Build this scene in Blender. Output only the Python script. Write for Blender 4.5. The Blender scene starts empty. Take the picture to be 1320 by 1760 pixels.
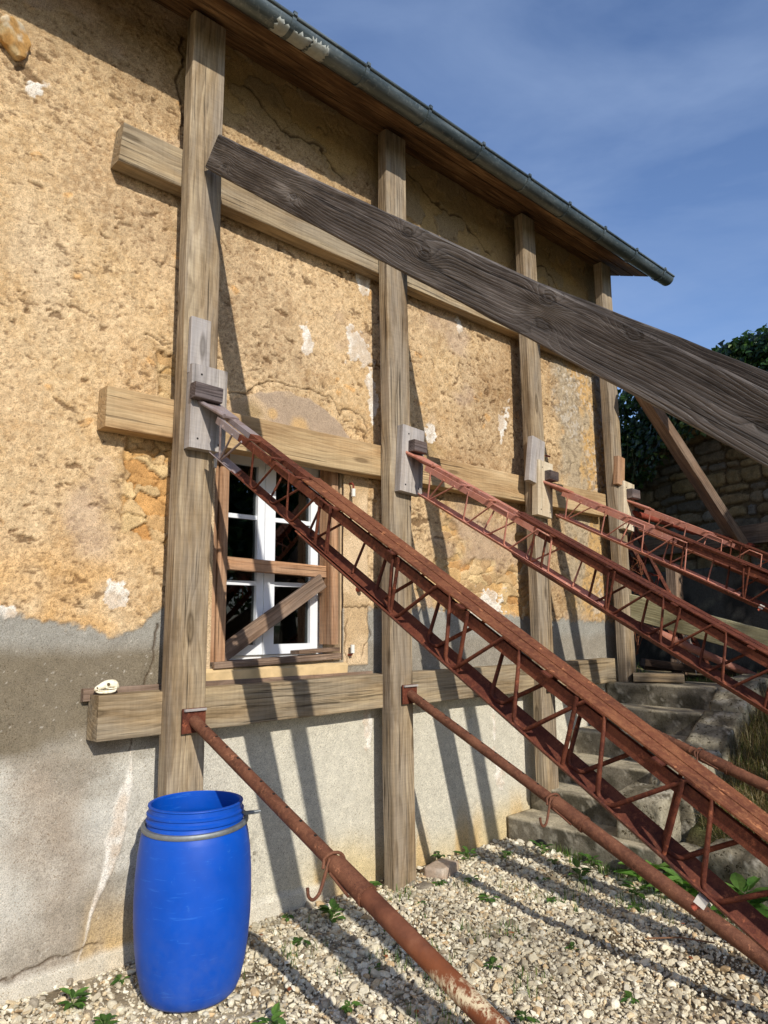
import bpy, math, random
import numpy as np
from mathutils import Vector, Matrix
random.seed(7)
R = np.random.RandomState(11)
rad = math.radians
scene = bpy.context.scene
COL = scene.collection

# ------------------------------------------------------------------ camera
def setup_camera():
    F, yaw, pitch, roll = 1243.77, rad(42.901), rad(8.764), rad(-0.408)
    cy, sy, cp, sp = math.cos(yaw), math.sin(yaw), math.cos(pitch), math.sin(pitch)
    f = Vector((sy*cp, cy*cp, sp)); r = Vector((cy, -sy, 0)); u = r.cross(f)
    r2 = r*math.cos(roll)+u*math.sin(roll); u2 = -r*math.sin(roll)+u*math.cos(roll)
    cd = bpy.data.cameras.new('camera'); co = bpy.data.objects.new('camera', cd); COL.objects.link(co)
    co.matrix_world = Matrix(((r2.x, u2.x, -f.x, 0), (r2.y, u2.y, -f.y, 0), (r2.z, u2.z, -f.z, 1.6), (0, 0, 0, 1)))
    cd.sensor_fit = 'VERTICAL'; cd.sensor_height = 36.0; cd.lens = F/1760*36.0
    cd.clip_start = 0.05; cd.clip_end = 2000
    scene.camera = co
setup_camera()
scene.render.resolution_x = 768; scene.render.resolution_y = 1024

# ------------------------------------------------------------------ light
SUN = Vector((-0.33, -1.0, 0.60)).normalized()          # towards the sun
elev = math.asin(SUN.z); azim = math.atan2(SUN.x, SUN.y)
world = bpy.data.worlds.new('World'); scene.world = world; world.use_nodes = True
wn = world.node_tree.nodes; wl = world.node_tree.links
bg = wn['Background']
sky = wn.new('ShaderNodeTexSky'); sky.sky_type = 'NISHITA'; sky.sun_disc = False
sky.sun_elevation = elev; sky.sun_rotation = azim; sky.altitude = 150; sky.air_density = 1.0; sky.dust_density = 0.6; sky.ozone_density = 1.6
wtc = wn.new('ShaderNodeTexCoord'); wmp = wn.new('ShaderNodeMapping'); wmp.inputs['Scale'].default_value = (1.2, 1.2, 5.0); wmp.inputs['Rotation'].default_value = (0.25, -0.3, 0.4)
wno = wn.new('ShaderNodeTexNoise'); wno.inputs['Scale'].default_value = 1.6; wno.inputs['Detail'].default_value = 7; wno.inputs['Roughness'].default_value = 0.55; wno.inputs['Distortion'].default_value = 0.5
wrp = wn.new('ShaderNodeValToRGB'); wrp.color_ramp.elements[0].position = 0.42; wrp.color_ramp.elements[0].color = (0, 0, 0, 1); wrp.color_ramp.elements[1].position = 0.8; wrp.color_ramp.elements[1].color = (0.5, 0.5, 0.5, 1)
wmx = wn.new('ShaderNodeMix'); wmx.data_type = 'RGBA'; wmx.blend_type = 'MIX'; wmx.inputs[7].default_value = (3.6, 4.8, 7.2, 1)
wti = wn.new('ShaderNodeMix'); wti.data_type = 'RGBA'; wti.blend_type = 'MULTIPLY'; wti.inputs[0].default_value = 1; wti.inputs[7].default_value = (1.25, 1.35, 1.6, 1)
wl.new(wtc.outputs['Generated'], wmp.inputs[0]); wl.new(wmp.outputs[0], wno.inputs['Vector']); wl.new(wno.outputs[0], wrp.inputs[0])
wl.new(wrp.outputs[0], wmx.inputs[0]); wl.new(sky.outputs[0], wti.inputs[6]); wl.new(wti.outputs[2], wmx.inputs[6]); wl.new(wmx.outputs[2], bg.inputs[0])
bg.inputs[1].default_value = 0.108
sl = bpy.data.lights.new('sun', 'SUN'); sl.energy = 4.3; sl.angle = rad(0.55); sl.color = (1.0, 0.95, 0.86)
so = bpy.data.objects.new('sun', sl); COL.objects.link(so); so.rotation_euler = (-SUN).to_track_quat('-Z', 'Y').to_euler(); so.location = (-3, -9, 6)
scene.view_settings.view_transform = 'Standard'; scene.view_settings.look = 'None'; scene.view_settings.exposure = 0; scene.view_settings.gamma = 1
try:
    scene.cycles.max_bounces = 6; scene.cycles.use_denoising = True
except Exception: pass

# ------------------------------------------------------------------ numpy noise
def _h(ix, iy, seed):
    with np.errstate(over='ignore'):
        n = (ix.astype(np.int64)*374761393+iy.astype(np.int64)*668265263+seed*1442695041) & 0xffffffff
        n = ((n ^ (n >> 13))*1274126177) & 0xffffffff
        n = (n ^ (n >> 16)) & 0xffffff
    return n/float(0xffffff)
def vnoise(x, y, seed=0):
    ix = np.floor(x); iy = np.floor(y); fx = x-ix; fy = y-iy
    fx = fx*fx*(3-2*fx); fy = fy*fy*(3-2*fy)
    a = _h(ix, iy, seed); b = _h(ix+1, iy, seed); c = _h(ix, iy+1, seed); d = _h(ix+1, iy+1, seed)
    return (a*(1-fx)+b*fx)*(1-fy)+(c*(1-fx)+d*fx)*fy
def fbm(x, y, seed=0, o=4, g=0.5):
    s = 0; a = 1; t = 0
    for i in range(o):
        s = s+a*vnoise(x*2**i+i*17.3, y*2**i-i*9.1, seed+i); t += a; a *= g
    return s/t
def worley(x, y, seed=0, jit=0.9):
    ix = np.floor(x); iy = np.floor(y); f1 = np.full(x.shape, 9.0); f2 = f1.copy(); idv = np.zeros(x.shape)
    for dx in (-1, 0, 1):
        for dy in (-1, 0, 1):
            cx = ix+dx; cy = iy+dy
            px = cx+0.5+jit*(_h(cx, cy, seed)-0.5); py = cy+0.5+jit*(_h(cx, cy, seed+77)-0.5)
            d = np.hypot(x-px, y-py); cid = _h(cx, cy, seed+191)
            n = d < f1
            f2 = np.where(n, f1, np.minimum(f2, d)); idv = np.where(n, cid, idv); f1 = np.where(n, d, f1)
    return f1, f2, idv
def ss(a, b, x):
    t = np.clip((x-a)/(b-a), 0, 1); return t*t*(3-2*t)
def mixc(c, d, m):
    m = np.clip(m, 0, 1)[..., None]; return c*(1-m)+np.asarray(d)*m
def srgb(r, g, b):
    return np.array([((v/255)/12.92 if v/255 < .04045 else ((v/255+.055)/1.055)**2.4) for v in (r, g, b)])

# ------------------------------------------------------------------ mesh helpers
def fastmesh(name, V, F, nv, cols=None, smooth=False, idx=None):
    """V (n,3); F flat loop index array; nv verts per face (int or array)"""
    V = np.asarray(V, np.float32); F = np.asarray(F, np.int32).ravel()
    me = bpy.data.meshes.new(name); me.vertices.add(len(V)); me.vertices.foreach_set('co', V.ravel())
    if np.isscalar(nv):
        nf = len(F)//nv; starts = np.arange(nf, dtype=np.int32)*nv; tot = np.full(nf, nv, np.int32)
    else:
        tot = np.asarray(nv, np.int32); starts = np.concatenate(([0], np.cumsum(tot)[:-1])).astype(np.int32); nf = len(tot)
    me.loops.add(len(F)); me.loops.foreach_set('vertex_index', F)
    me.polygons.add(nf); me.polygons.foreach_set('loop_start', starts); me.polygons.foreach_set('loop_total', tot)
    me.polygons.foreach_set('use_smooth', np.full(nf, bool(smooth)))
    me.update(calc_edges=True); me.validate()
    if cols is not None:
        a = me.color_attributes.new('Col', 'FLOAT_COLOR', 'POINT')
        c = np.ones((len(V), 4), np.float32); c[:, :3] = cols; a.data.foreach_set('color', c.ravel())
    return me
def rootloc(p):
    return Vector(p.location) if p is not None else Vector((0, 0, 0))
def link(name, me, mat, parent=None, M=None):
    o = bpy.data.objects.new(name, me); COL.objects.link(o)
    if mat is not None and len(me.materials) == 0: me.materials.append(mat)
    if parent is not None: o.parent = parent
    if M is not None:                                     # M = world matrix; every root carries a location only
        W = Vector((0, 0, 0)); q = parent
        while q is not None: W += Vector(q.location); q = q.parent
        o.matrix_basis = Matrix.Translation(-W) @ M
    return o
def wpart(name, V, F, mat, parent=None, loc=None, smooth=False, cols=None, nv=None):
    """part with world-space vertices. loc = origin of a top-level mesh"""
    W = Vector((0, 0, 0))
    q = parent
    while q is not None: W += Vector(q.location); q = q.parent
    if parent is None and loc is not None: W = Vector(loc)
    V = np.asarray(V, float)-np.array(W)
    if nv is None:
        tot = [len(f) for f in F]; flat = [i for f in F for i in f]; me = fastmesh(name, V, flat, tot, cols, smooth)
    else: me = fastmesh(name, V, F, nv, cols, smooth)
    o = link(name, me, mat, parent)
    if parent is None and loc is not None: o.location = loc
    return o
def empty(name, loc):
    o = bpy.data.objects.new(name, None); COL.objects.link(o); o.location = loc; o.empty_display_size = 0.1; return o
def tag(o, label=None, cat=None, group=None, kind=None):
    if label: o['label'] = label
    if cat: o['category'] = cat
    if group: o['group'] = group
    if kind: o['kind'] = kind
    return o

class MB:
    def __init__(s): s.v = []; s.f = []
    def add(s, V, F):
        b = len(s.v); s.v += [tuple(p) for p in V]; s.f += [tuple(i+b for i in f) for f in F]
    def box(s, lo, hi, ch=0.0):
        x0, y0, z0 = lo; x1, y1, z1 = hi
        V = [(x0, y0, z0), (x1, y0, z0), (x1, y1, z0), (x0, y1, z0), (x0, y0, z1), (x1, y0, z1), (x1, y1, z1), (x0, y1, z1)]
        s.add(V, [(0, 3, 2, 1), (4, 5, 6, 7), (0, 1, 5, 4), (1, 2, 6, 5), (2, 3, 7, 6), (3, 0, 4, 7)])
    def tube(s, P, r, n=10, cap=True):
        P = [Vector(p) for p in P]; rr = r if hasattr(r, '__len__') else [r]*len(P)
        t0 = (P[1]-P[0]).normalized(); up = Vector((0, 0, 1)) if abs(t0.z) < 0.9 else Vector((1, 0, 0))
        a = t0.cross(up).normalized(); V = []; F = []
        for i, p in enumerate(P):
            if i == 0: t = t0
            elif i == len(P)-1: t = (P[i]-P[i-1]).normalized()
            else: t = ((P[i+1]-P[i]).normalized()+(P[i]-P[i-1]).normalized()).normalized()
            a = (a-t*a.dot(t)).normalized(); b = t.cross(a)
            for k in range(n):
                w = 2*math.pi*k/n; V.append(p+(a*math.cos(w)+b*math.sin(w))*rr[i])
        for i in range(len(P)-1):
            for k in range(n):
                q = (k+1) % n; F.append((i*n+k, i*n+q, (i+1)*n+q, (i+1)*n+k))
        if cap: F.append(tuple(range(n-1, -1, -1))); F.append(tuple((len(P)-1)*n+k for k in range(n)))
        s.add(V, F)
    def sweep(s, sec, A, B, X, Y, n=1, amp=0.0):
        """sweep closed 2-D section [(a,b)] from A to B; X, Y are the section axes"""
        A = Vector(A); B = Vector(B); X = Vector(X); Y = Vector(Y); m = len(sec); V = []; F = []
        for i in range(n+1):
            c = A.lerp(B, i/n)+(X*random.uniform(-amp, amp)+Y*random.uniform(-amp, amp))
            for a, b in sec: V.append(c+X*a+Y*b)
        for i in range(n):
            for k in range(m):
                q = (k+1) % m; F.append((i*m+k, i*m+q, (i+1)*m+q, (i+1)*m+k))
        F.append(tuple(range(m-1, -1, -1))); F.append(tuple(n*m+k for k in range(m)))
        s.add(V, F)
    def lathe(s, prof, C, n=48, closed=False):
        V = []; F = []; C = Vector(C); m = len(prof)
        for i, (r, z) in enumerate(prof):
            for k in range(n):
                w = 2*math.pi*k/n; V.append(C+Vector((r*math.cos(w), r*math.sin(w), z)))
        for i in range(m-1 if not closed else m):
            j = (i+1) % m
            for k in range(n):
                q = (k+1) % n; F.append((i*n+k, i*n+q, j*n+q, j*n+k))
        s.add(V, F)
    def obj(s, name, mat, parent=None, loc=None, smooth=False):
        return wpart(name, s.v, s.f, mat, parent, loc, smooth)

def fixnormals(o):
    import bmesh
    bm = bmesh.new(); bm.from_mesh(o.data); bmesh.ops.recalc_face_normals(bm, faces=bm.faces); bm.to_mesh(o.data); bm.free(); return o
def autosmooth(o, ang=40):
    me = o.data; me.polygons.foreach_set('use_smooth', [True]*len(me.polygons))
    try: me.set_sharp_from_angle(angle=rad(ang))
    except Exception: pass
    return o

def beam(name, A, B, w, h, mat, side=(1, 0, 0), parent=None, ch=0.004, seg=0.25, amp=0.0015, taper=None, skew=(0, 0), z0=0.0):
    """squared timber from A to B (centre line). local X = grain. w along `side`, h along the third axis.
    An unparented beam becomes a thing whose origin is A."""
    A = Vector(A); B = Vector(B); X = (B-A).normalized(); S = Vector(side); Y = (S-X*S.dot(X)).normalized(); Z = X.cross(Y)
    L = (B-A).length; n = max(1, int(L/seg)); V = []; F = []
    def ring(x, w_, h_):
        a = w_/2; b = h_/2; c = ch
        return [(x, -a+c, -b), (x, a-c, -b), (x, a, -b+c), (x, a, b-c), (x, a-c, b), (x, -a+c, b), (x, -a, b-c), (x, -a, -b+c)]
    rnd = random.Random(name+str(round(A.x*100))+str(round(A.z*100)))
    ph = rnd.uniform(0, 9)
    for i in range(n+1):
        t = i/n; x = L*t; hh = h*(1 if taper is None else (1+(taper-1)*t))
        for q, (px, py, pz) in enumerate(ring(x, w, hh)):
            sk = 0
            if i == 0: sk = skew[0]*pz/h
            if i == n: sk = skew[1]*pz/h
            wob = amp*math.sin(ph+x*2.1)*1.2
            V.append((px+sk, py+wob+rnd.uniform(-amp, amp)*.6, pz+amp*math.cos(ph*2+x*1.7)+rnd.uniform(-amp, amp)*.6))
    for i in range(n):
        for k in range(8):
            q = (k+1) % 8; F.append((i*8+k, i*8+q, (i+1)*8+q, (i+1)*8+k))
    F.append(tuple(range(7, -1, -1))); F.append(tuple(n*8+k for k in range(8)))
    tot = [len(f) for f in F]; me = fastmesh(name, V, [i for f in F for i in f], tot)
    M = Matrix(((X.x, Y.x, Z.x, A.x), (X.y, Y.y, Z.y, A.y), (X.z, Y.z, Z.z, A.z), (0, 0, 0, 1)))
    o = link(name, me, mat, parent, M)
    fixnormals(o)
    return o

def tubepath(P, rads, r=8):
    """round the inner corners of polyline P with radius rads"""
    P = [Vector(p) for p in P]; out = [P[0]]
    for i in range(1, len(P)-1):
        rr = rads[i] if hasattr(rads, '__len__') else rads
        a = (P[i-1]-P[i]); b = (P[i+1]-P[i]); la = a.length; lb = b.length; d = min(rr, la*.45, lb*.45)
        if d < .004: out.append(P[i]); continue
        p0 = P[i]+a.normalized()*d; p2 = P[i]+b.normalized()*d
        for k in range(r+1):
            t = k/r; out.append(p0*(1-t)**2+P[i]*2*t*(1-t)+p2*t*t)
    out.append(P[-1]); return out

# ------------------------------------------------------------------ materials
class NT:
    def __init__(s, name):
        s.m = bpy.data.materials.new(name); s.m.use_nodes = True; s.t = s.m.node_tree; s.n = s.t.nodes; s.l = s.t.links
        s.b = s.n['Principled BSDF']; s.tc = s.n.new('ShaderNodeTexCoord')
    def new(s, t, **kw):
        n = s.n.new(t)
        for k, v in kw.items(): setattr(n, k, v)
        return n
    def setv(s, sock, v):
        if isinstance(v, bpy.types.NodeSocket): s.l.new(v, sock)
        elif v is not None: sock.default_value = v
    def map(s, vec, scale=(1, 1, 1), loc=(0, 0, 0), rot=(0, 0, 0)):
        n = s.new('ShaderNodeMapping'); s.l.new(vec, n.inputs[0]); s.setv(n.inputs['Scale'], scale); s.setv(n.inputs['Location'], loc); n.inputs['Rotation'].default_value = rot; return n.outputs[0]
    def noise(s, vec, scale=5, det=4, rough=.5, dist=0):
        n = s.new('ShaderNodeTexNoise'); s.l.new(vec, n.inputs['Vector']); n.inputs['Scale'].default_value = scale; n.inputs['Detail'].default_value = det; n.inputs['Roughness'].default_value = rough; n.inputs['Distortion'].default_value = dist; return n.outputs[0]
    def voro(s, vec, scale=5, feat='F1', out='Distance', rnd=1.0):
        n = s.new('ShaderNodeTexVoronoi'); n.feature = feat; s.l.new(vec, n.inputs['Vector']); n.inputs['Scale'].default_value = scale; n.inputs['Randomness'].default_value = rnd; return n.outputs[out]
    def wave(s, vec, scale=5, dist=1, det=2, dscale=1, typ='RINGS', prof='SIN', rd='X'):
        n = s.new('ShaderNodeTexWave'); n.wave_type = typ; n.wave_profile = prof
        if typ == 'RINGS': n.rings_direction = rd
        else: n.bands_direction = rd
        s.l.new(vec, n.inputs['Vector']); n.inputs['Scale'].default_value = scale; n.inputs['Distortion'].default_value = dist; n.inputs['Detail'].default_value = det; n.inputs['Detail Scale'].default_value = dscale; return n.outputs['Fac']
    def ramp(s, fac, els, interp='LINEAR'):
        n = s.new('ShaderNodeValToRGB'); s.l.new(fac, n.inputs[0]); r = n.color_ramp; r.interpolation = interp
        while len(r.elements) < len(els): r.elements.new(0.5)
        for e, (p, c) in zip(r.elements, els):
            e.position = p; e.color = (c, c, c, 1) if not hasattr(c, '__len__') else (c[0], c[1], c[2], 1)
        return n.outputs[0]
    def mix(s, fac, a, b, blend='MIX'):
        n = s.new('ShaderNodeMix'); n.data_type = 'RGBA'; n.blend_type = blend
        def c(v): return v if isinstance(v, bpy.types.NodeSocket) else ((v, v, v, 1) if not hasattr(v, '__len__') else (v[0], v[1], v[2], 1))
        s.setv(n.inputs[0], fac); s.setv(n.inputs[6], c(a)); s.setv(n.inputs[7], c(b)); return n.outputs[2]
    def math(s, op, a, b=None, clamp=False):
        n = s.new('ShaderNodeMath'); n.operation = op; n.use_clamp = clamp; s.setv(n.inputs[0], a)
        if b is not None: s.setv(n.inputs[1], b)
        return n.outputs[0]
    def bump(s, h, strength=.5, dist=.01, normal=None):
        n = s.new('ShaderNodeBump'); s.l.new(h, n.inputs['Height']); n.inputs['Strength'].default_value = strength; n.inputs['Distance'].default_value = dist
        if normal is not None: s.l.new(normal, n.inputs['Normal'])
        return n.outputs[0]
    def done(s, col=None, rough=.8, normal=None, metal=0, spec=.3):
        s.setv(s.b.inputs['Base Color'], col if isinstance(col, bpy.types.NodeSocket) or col is None else (col[0], col[1], col[2], 1))
        s.setv(s.b.inputs['Roughness'], rough); s.setv(s.b.inputs['Metallic'], metal); s.setv(s.b.inputs['Specular IOR Level'], spec)
        if normal is not None: s.l.new(normal, s.b.inputs['Normal'])
        return s.m

def wood_mat(name, dark, mid, light, ring=26, contrast=1.0, grey=None, bumpd=.0025, knots=True, crackd=0.5, klist=None, saw=.09):
    t = NT(name); oi = t.new('ShaderNodeObjectInfo')
    rnd = t.math('MULTIPLY', oi.outputs['Random'], 37.0 if klist is None else 0.0); cv = t.new('ShaderNodeCombineXYZ'); t.l.new(rnd, cv.inputs[0])
    va = t.new('ShaderNodeVectorMath'); va.operation = 'ADD'; t.l.new(t.tc.outputs['Object'], va.inputs[0]); t.l.new(cv.outputs[0], va.inputs[1])
    P = va.outputs[0]
    warp = t.new('ShaderNodeTexNoise'); t.l.new(t.map(P, (1.1, 3, 3)), warp.inputs['Vector']); warp.inputs['Scale'].default_value = 1.0; warp.inputs['Detail'].default_value = 2
    w2 = t.new('ShaderNodeVectorMath'); w2.operation = 'SCALE'; w2.inputs[3].default_value = 0.10; t.l.new(warp.outputs['Color'], w2.inputs[0])
    w3 = t.new('ShaderNodeVectorMath'); w3.operation = 'ADD'; t.l.new(P, w3.inputs[0]); t.l.new(w2.outputs[0], w3.inputs[1])
    kv = t.voro(t.map(P, (1.5, 6.0, 6.0)), 1.0)
    kn = t.ramp(kv, [(0.0, 1.0), (0.16, .75), (0.42, 0.0)], 'EASE')
    sx = t.new('ShaderNodeSeparateXYZ'); t.l.new(w3.outputs[0], sx.inputs[0]); sp = t.new('ShaderNodeSeparateXYZ'); t.l.new(P, sp.inputs[0])
    y2 = t.math('POWER', t.math('ABSOLUTE', t.math('ADD', sx.outputs[1], 0.03)), 2.0); z2 = t.math('POWER', t.math('ABSOLUTE', t.math('ADD', sx.outputs[2], -0.16)), 2.0)
    r = t.math('SQRT', t.math('ADD', y2, z2)); kmask = None
    if klist is not None:
        nz = t.math('MULTIPLY', t.noise(t.map(P, (14, 38, 38)), 1.0, 3), .6)
        for kx, kz, ks in klist:
            dx = t.math('MULTIPLY', t.math('ADD', sp.outputs[0], -kx), .42/ks); dz = t.math('MULTIPLY', t.math('ADD', sp.outputs[2], -kz), 1.0/ks)
            d = t.math('SQRT', t.math('ADD', t.math('MULTIPLY', dx, dx), t.math('MULTIPLY', dz, dz)))
            g = t.math('POWER', 2.718, t.math('MULTIPLY', t.math('MULTIPLY', d, d), -900.0))
            sgn = t.math('MULTIPLY', g, -.045*ks if kz > 0 else .045*ks)
            r = t.math('ADD', r, sgn)
            m = t.ramp(t.math('ADD', t.math('MULTIPLY', d, 22.0), nz), [(.30, 1.0), (.50, .5), (.58, .9), (.72, 0.0)]); kmask = m if kmask is None else t.math('MAXIMUM', kmask, m)
    elif knots: r = t.math('ADD', r, t.math('MULTIPLY', kn, 0.022))
    fine = t.noise(t.map(P, (2.5, 60, 60)), 1.0, 4, .6)
    r = t.math('ADD', r, t.math('MULTIPLY', fine, 0.010))
    rg = t.math('FRACT', t.math('MULTIPLY', r, float(ring*4)))
    rings = t.ramp(rg, [(0, 0.0), (.58, .5), (.86, 1.0), (1.0, .05)])
    rings = t.math('MULTIPLY', rings, t.ramp(t.noise(t.map(P, (2.0, 16, 16), (5, 5, 1)), 1.0, 3, .6), [(.32, .25), (.6, 1.15)]))
    fib = t.noise(t.map(P, (2.6, 150, 150)), 1.0, 5, .75); fb2 = t.noise(t.map(P, (2.2, 46, 46), (3, 1, 2)), 1.0, 4, .7)
    big = t.noise(t.map(P, (1.6, 6, 6)), 1.0, 5, .65)
    crk = t.ramp(t.noise(t.map(P, (1.2, 75, 75)), 1.0, 3, .55), [(0.0, 1.0), (.325, .95), (.365, 0.0)])
    scr = t.ramp(t.noise(t.map(P, (3.0, 120, 120), (9, 4, 7)), 1.0, 4, .7), [(.62, 0.0), (.70, 1.0)])
    col = t.ramp(big, [(0.32, dark), (.5, mid), (.70, light)])
    if grey is not None:
        gm = t.ramp(t.noise(t.map(P, (1.3, 7, 7), (4, 2, 1)), 1.0, 5, .65), [(.42, 0.0), (.60, 1.0)]); col = t.mix(t.math('MULTIPLY', gm, .7), col, grey)
    col = t.mix(t.math('MULTIPLY', rings, .62*contrast), col, tuple(c*.8 for c in dark))
    col = t.mix(1.0, col, t.ramp(fb2, [(.3, 1-.42*contrast), (.5, 1.0), (.7, 1+.28*contrast)]), 'MULTIPLY')
    col = t.mix(1.0, col, t.ramp(fib, [(.3, 1-.38*contrast), (.5, 1.0), (.7, 1+.3*contrast)]), 'MULTIPLY')
    if saw: 
        sw = t.noise(t.map(P, (70, 4, 4)), 1.0, 3, .7); col = t.mix(1.0, col, t.ramp(sw, [(.3, 1-saw), (.5, 1.0), (.72, 1+saw*.8)]), 'MULTIPLY')
    col = t.mix(t.math('MULTIPLY', scr, .45), col, tuple(min(.8, c*1.25) for c in light))
    gr = t.ramp(t.noise(t.map(P, (.8, 22, 22), (2, 8, 3)), 1.0, 4, .6), [(.56, 0.0), (.70, 1.0)]); col = t.mix(t.math('MULTIPLY', gr, .35), col, tuple(c*.6 for c in dark))
    if kmask is not None: col = t.mix(t.math('MULTIPLY', kmask, .62), col, tuple(c*.35 for c in dark))
    elif knots:
        kc = t.ramp(kv, [(0.0, 1.0), (.06, .55), (.10, .95), (.15, 0.0)]); col = t.mix(t.math('MULTIPLY', kc, .8), col, tuple(c*.45 for c in dark))
    col = t.mix(t.math('MULTIPLY', crk, crackd), col, tuple(c*.2 for c in dark))
    hgt = t.math('SUBTRACT', t.math('ADD', t.math('ADD', t.math('MULTIPLY', rings, -.8), t.math('MULTIPLY', fib, .6)), t.math('MULTIPLY', fb2, .7)), t.math('MULTIPLY', crk, 2.0))
    if kmask is not None: hgt = t.math('SUBTRACT', hgt, t.math('MULTIPLY', kmask, .8))
    nb = t.bump(hgt, .9, bumpd)
    return t.done(col, .85, nb, spec=.2)

def rust_mat(name, a, b, c, paint=None, pm=.5, rough=.75, bumpd=.001):
    t = NT(name); P = t.tc.outputs['Object']
    n1 = t.noise(P, 7, 6, .65); n2 = t.noise(P, 60, 5, .7); n3 = t.noise(P, 330, 3, .6)
    col = t.ramp(n1, [(.3, a), (.52, b), (.72, c)])
    col = t.mix(t.ramp(n2, [(.45, 0.0), (.68, .8)]), col, c)
    col = t.mix(t.ramp(n3, [(.35, .5), (.55, 0.0)]), col, a)
    if paint is not None:
        col = t.mix(t.ramp(t.noise(P, 9, 6, .7), [(pm-.04, 0.0), (pm+.04, 1.0)]), col, paint)
    n4 = t.noise(P, 24, 6, .75); col = t.mix(t.ramp(n4, [(.60, 0.0), (.66, .75)]), col, tuple(min(.7, v*1.7) for v in c)); col = t.mix(t.ramp(n4, [(.30, .7), (.36, 0.0)]), col, tuple(v*.45 for v in a))
    return t.done(col, rough, t.bump(t.math('ADD', n2, t.math('MULTIPLY', n3, .6)), .7, bumpd), spec=.3)

def attr_mat(name, fine=(160, .25), rough=.92, bumps=((90, .004, .6),), spec=.15, speck=None):
    t = NT(name); P = t.tc.outputs['Object']; a = t.new('ShaderNodeAttribute'); a.attribute_name = 'Col'
    n = t.noise(P, fine[0], 5, .65)
    col = t.mix(1.0, a.outputs['Color'], t.ramp(n, [(.25, 1-fine[1]*1.3), (.5, 1.0), (.75, 1+fine[1])]), 'MULTIPLY')
    n2 = t.noise(P, 14, 5, .6)
    col = t.mix(1.0, col, t.ramp(n2, [(.3, .88), (.7, 1.1)]), 'MULTIPLY')
    if speck is not None:
        v = t.noise(P, speck[0], 3, .6); col = t.mix(t.ramp(v, [(speck[1], 1.0), (speck[1]+.04, 0.0)]), col, t.mix(1.0, a.outputs['Color'], speck[2], 'MULTIPLY'))
    nrm = None
    for sc, d, st in bumps: nrm = t.bump(t.noise(P, sc, 5, .65), st, d, nrm)
    return t.done(col, rough, nrm, spec=spec)

def plain(name, c, rough=.6, var=.15, sc=20, metal=0, bumpd=.0008, spec=.4, bsc=80):
    t = NT(name); P = t.tc.outputs['Object']; n = t.noise(P, sc, 5, .6)
    col = t.mix(1.0, c, t.ramp(n, [(.25, 1-var), (.75, 1+var)]), 'MULTIPLY')
    return t.done(col, rough, t.bump(t.noise(P, bsc, 4, .6), .5, bumpd), metal, spec)

M_post = wood_mat('weathered_post_wood', srgb(106, 86, 62), srgb(153, 132, 103), srgb(188, 169, 139), 13, .72, srgb(150, 138, 122), crackd=.75)
M_ledger = wood_mat('ledger_wood', srgb(146, 114, 78), srgb(186, 154, 112), srgb(208, 182, 142), 12, .5, srgb(176, 152, 114), crackd=.5, saw=.06)
M_ledger_old = wood_mat('old_ledger_wood', srgb(112, 92, 66), srgb(158, 136, 104), srgb(186, 166, 132), 10, .65, srgb(150, 138, 118), crackd=.6)
M_pad = wood_mat('pad_wood', srgb(140, 130, 120), srgb(172, 162, 152), srgb(194, 186, 176), 10, .45, srgb(162, 156, 154), bumpd=.001, crackd=.4)
M_padnew = wood_mat('pad_wood_pale', srgb(186, 166, 136), srgb(208, 192, 164), srgb(222, 210, 188), 8, .4, None, bumpd=.001, crackd=.3)
M_block = wood_mat('cleat_wood', srgb(66, 54, 50), srgb(100, 86, 80), srgb(132, 118, 112), 20, .8, srgb(104, 96, 96))
KN = [(.21, -.039, .8), (.986, -.016, .9), (1.845, .050, 1.0), (1.984, .006, 1.1), (2.618, -.019, 1.1), (2.589, .050, .9), (2.90, .066, 1.0), (3.35, .0, .7)]
M_dark = wood_mat('dark_plank_wood', srgb(54, 48, 44), srgb(92, 84, 78), srgb(142, 134, 126), 24, 1.0, srgb(110, 103, 98), bumpd=.006, crackd=.8, klist=KN, saw=0)
M_dark2 = wood_mat('dark_plank_wood_plain', srgb(50, 44, 40), srgb(78, 70, 64), srgb(108, 100, 94), 20, 1.0, srgb(88, 82, 78), bumpd=.004, crackd=.7, saw=.1)
M_brace = wood_mat('brace_wood', srgb(132, 92, 62), srgb(178, 134, 98), srgb(204, 166, 130), 10, .6, srgb(170, 140, 114), saw=.1)
M_brown = wood_mat('brace_wood_grey', srgb(98, 76, 60), srgb(144, 118, 96), srgb(176, 152, 130), 14, .8, srgb(126, 110, 98), saw=.1)
M_board = wood_mat('pale_board_wood', srgb(136, 128, 94), srgb(170, 162, 126), srgb(192, 184, 150), 14, .5, None, crackd=.3)
M_soffit = wood_mat('soffit_wood', srgb(74, 52, 34), srgb(120, 92, 64), srgb(168, 136, 100), 10, 1.0, None, bumpd=.002, saw=0)
M_oldboard = wood_mat('rotten_board_wood', srgb(48, 36, 28), srgb(78, 62, 50), srgb(104, 86, 72), 20, .8, None)
M_rust = rust_mat('dark_rust', srgb(54, 25, 16), srgb(90, 42, 28), srgb(124, 70, 46))
M_rustlt = rust_mat('orange_rust', srgb(80, 43, 27), srgb(116, 66, 42), srgb(150, 98, 64))
M_rustpink = rust_mat('pink_primer_rust', srgb(146, 84, 64), srgb(186, 122, 100), srgb(200, 142, 120), srgb(180, 122, 106), .52)
M_greyrust = rust_mat('grey_primer_rust', srgb(106, 86, 80), srgb(138, 122, 118), srgb(158, 144, 140), srgb(138, 126, 126), .5)
M_tube = rust_mat('rusty_tube', srgb(72, 42, 29), srgb(104, 64, 46), srgb(132, 88, 64))
M_tubered = rust_mat('red_tube', srgb(96, 38, 26), srgb(132, 58, 42), srgb(156, 80, 60))
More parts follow.
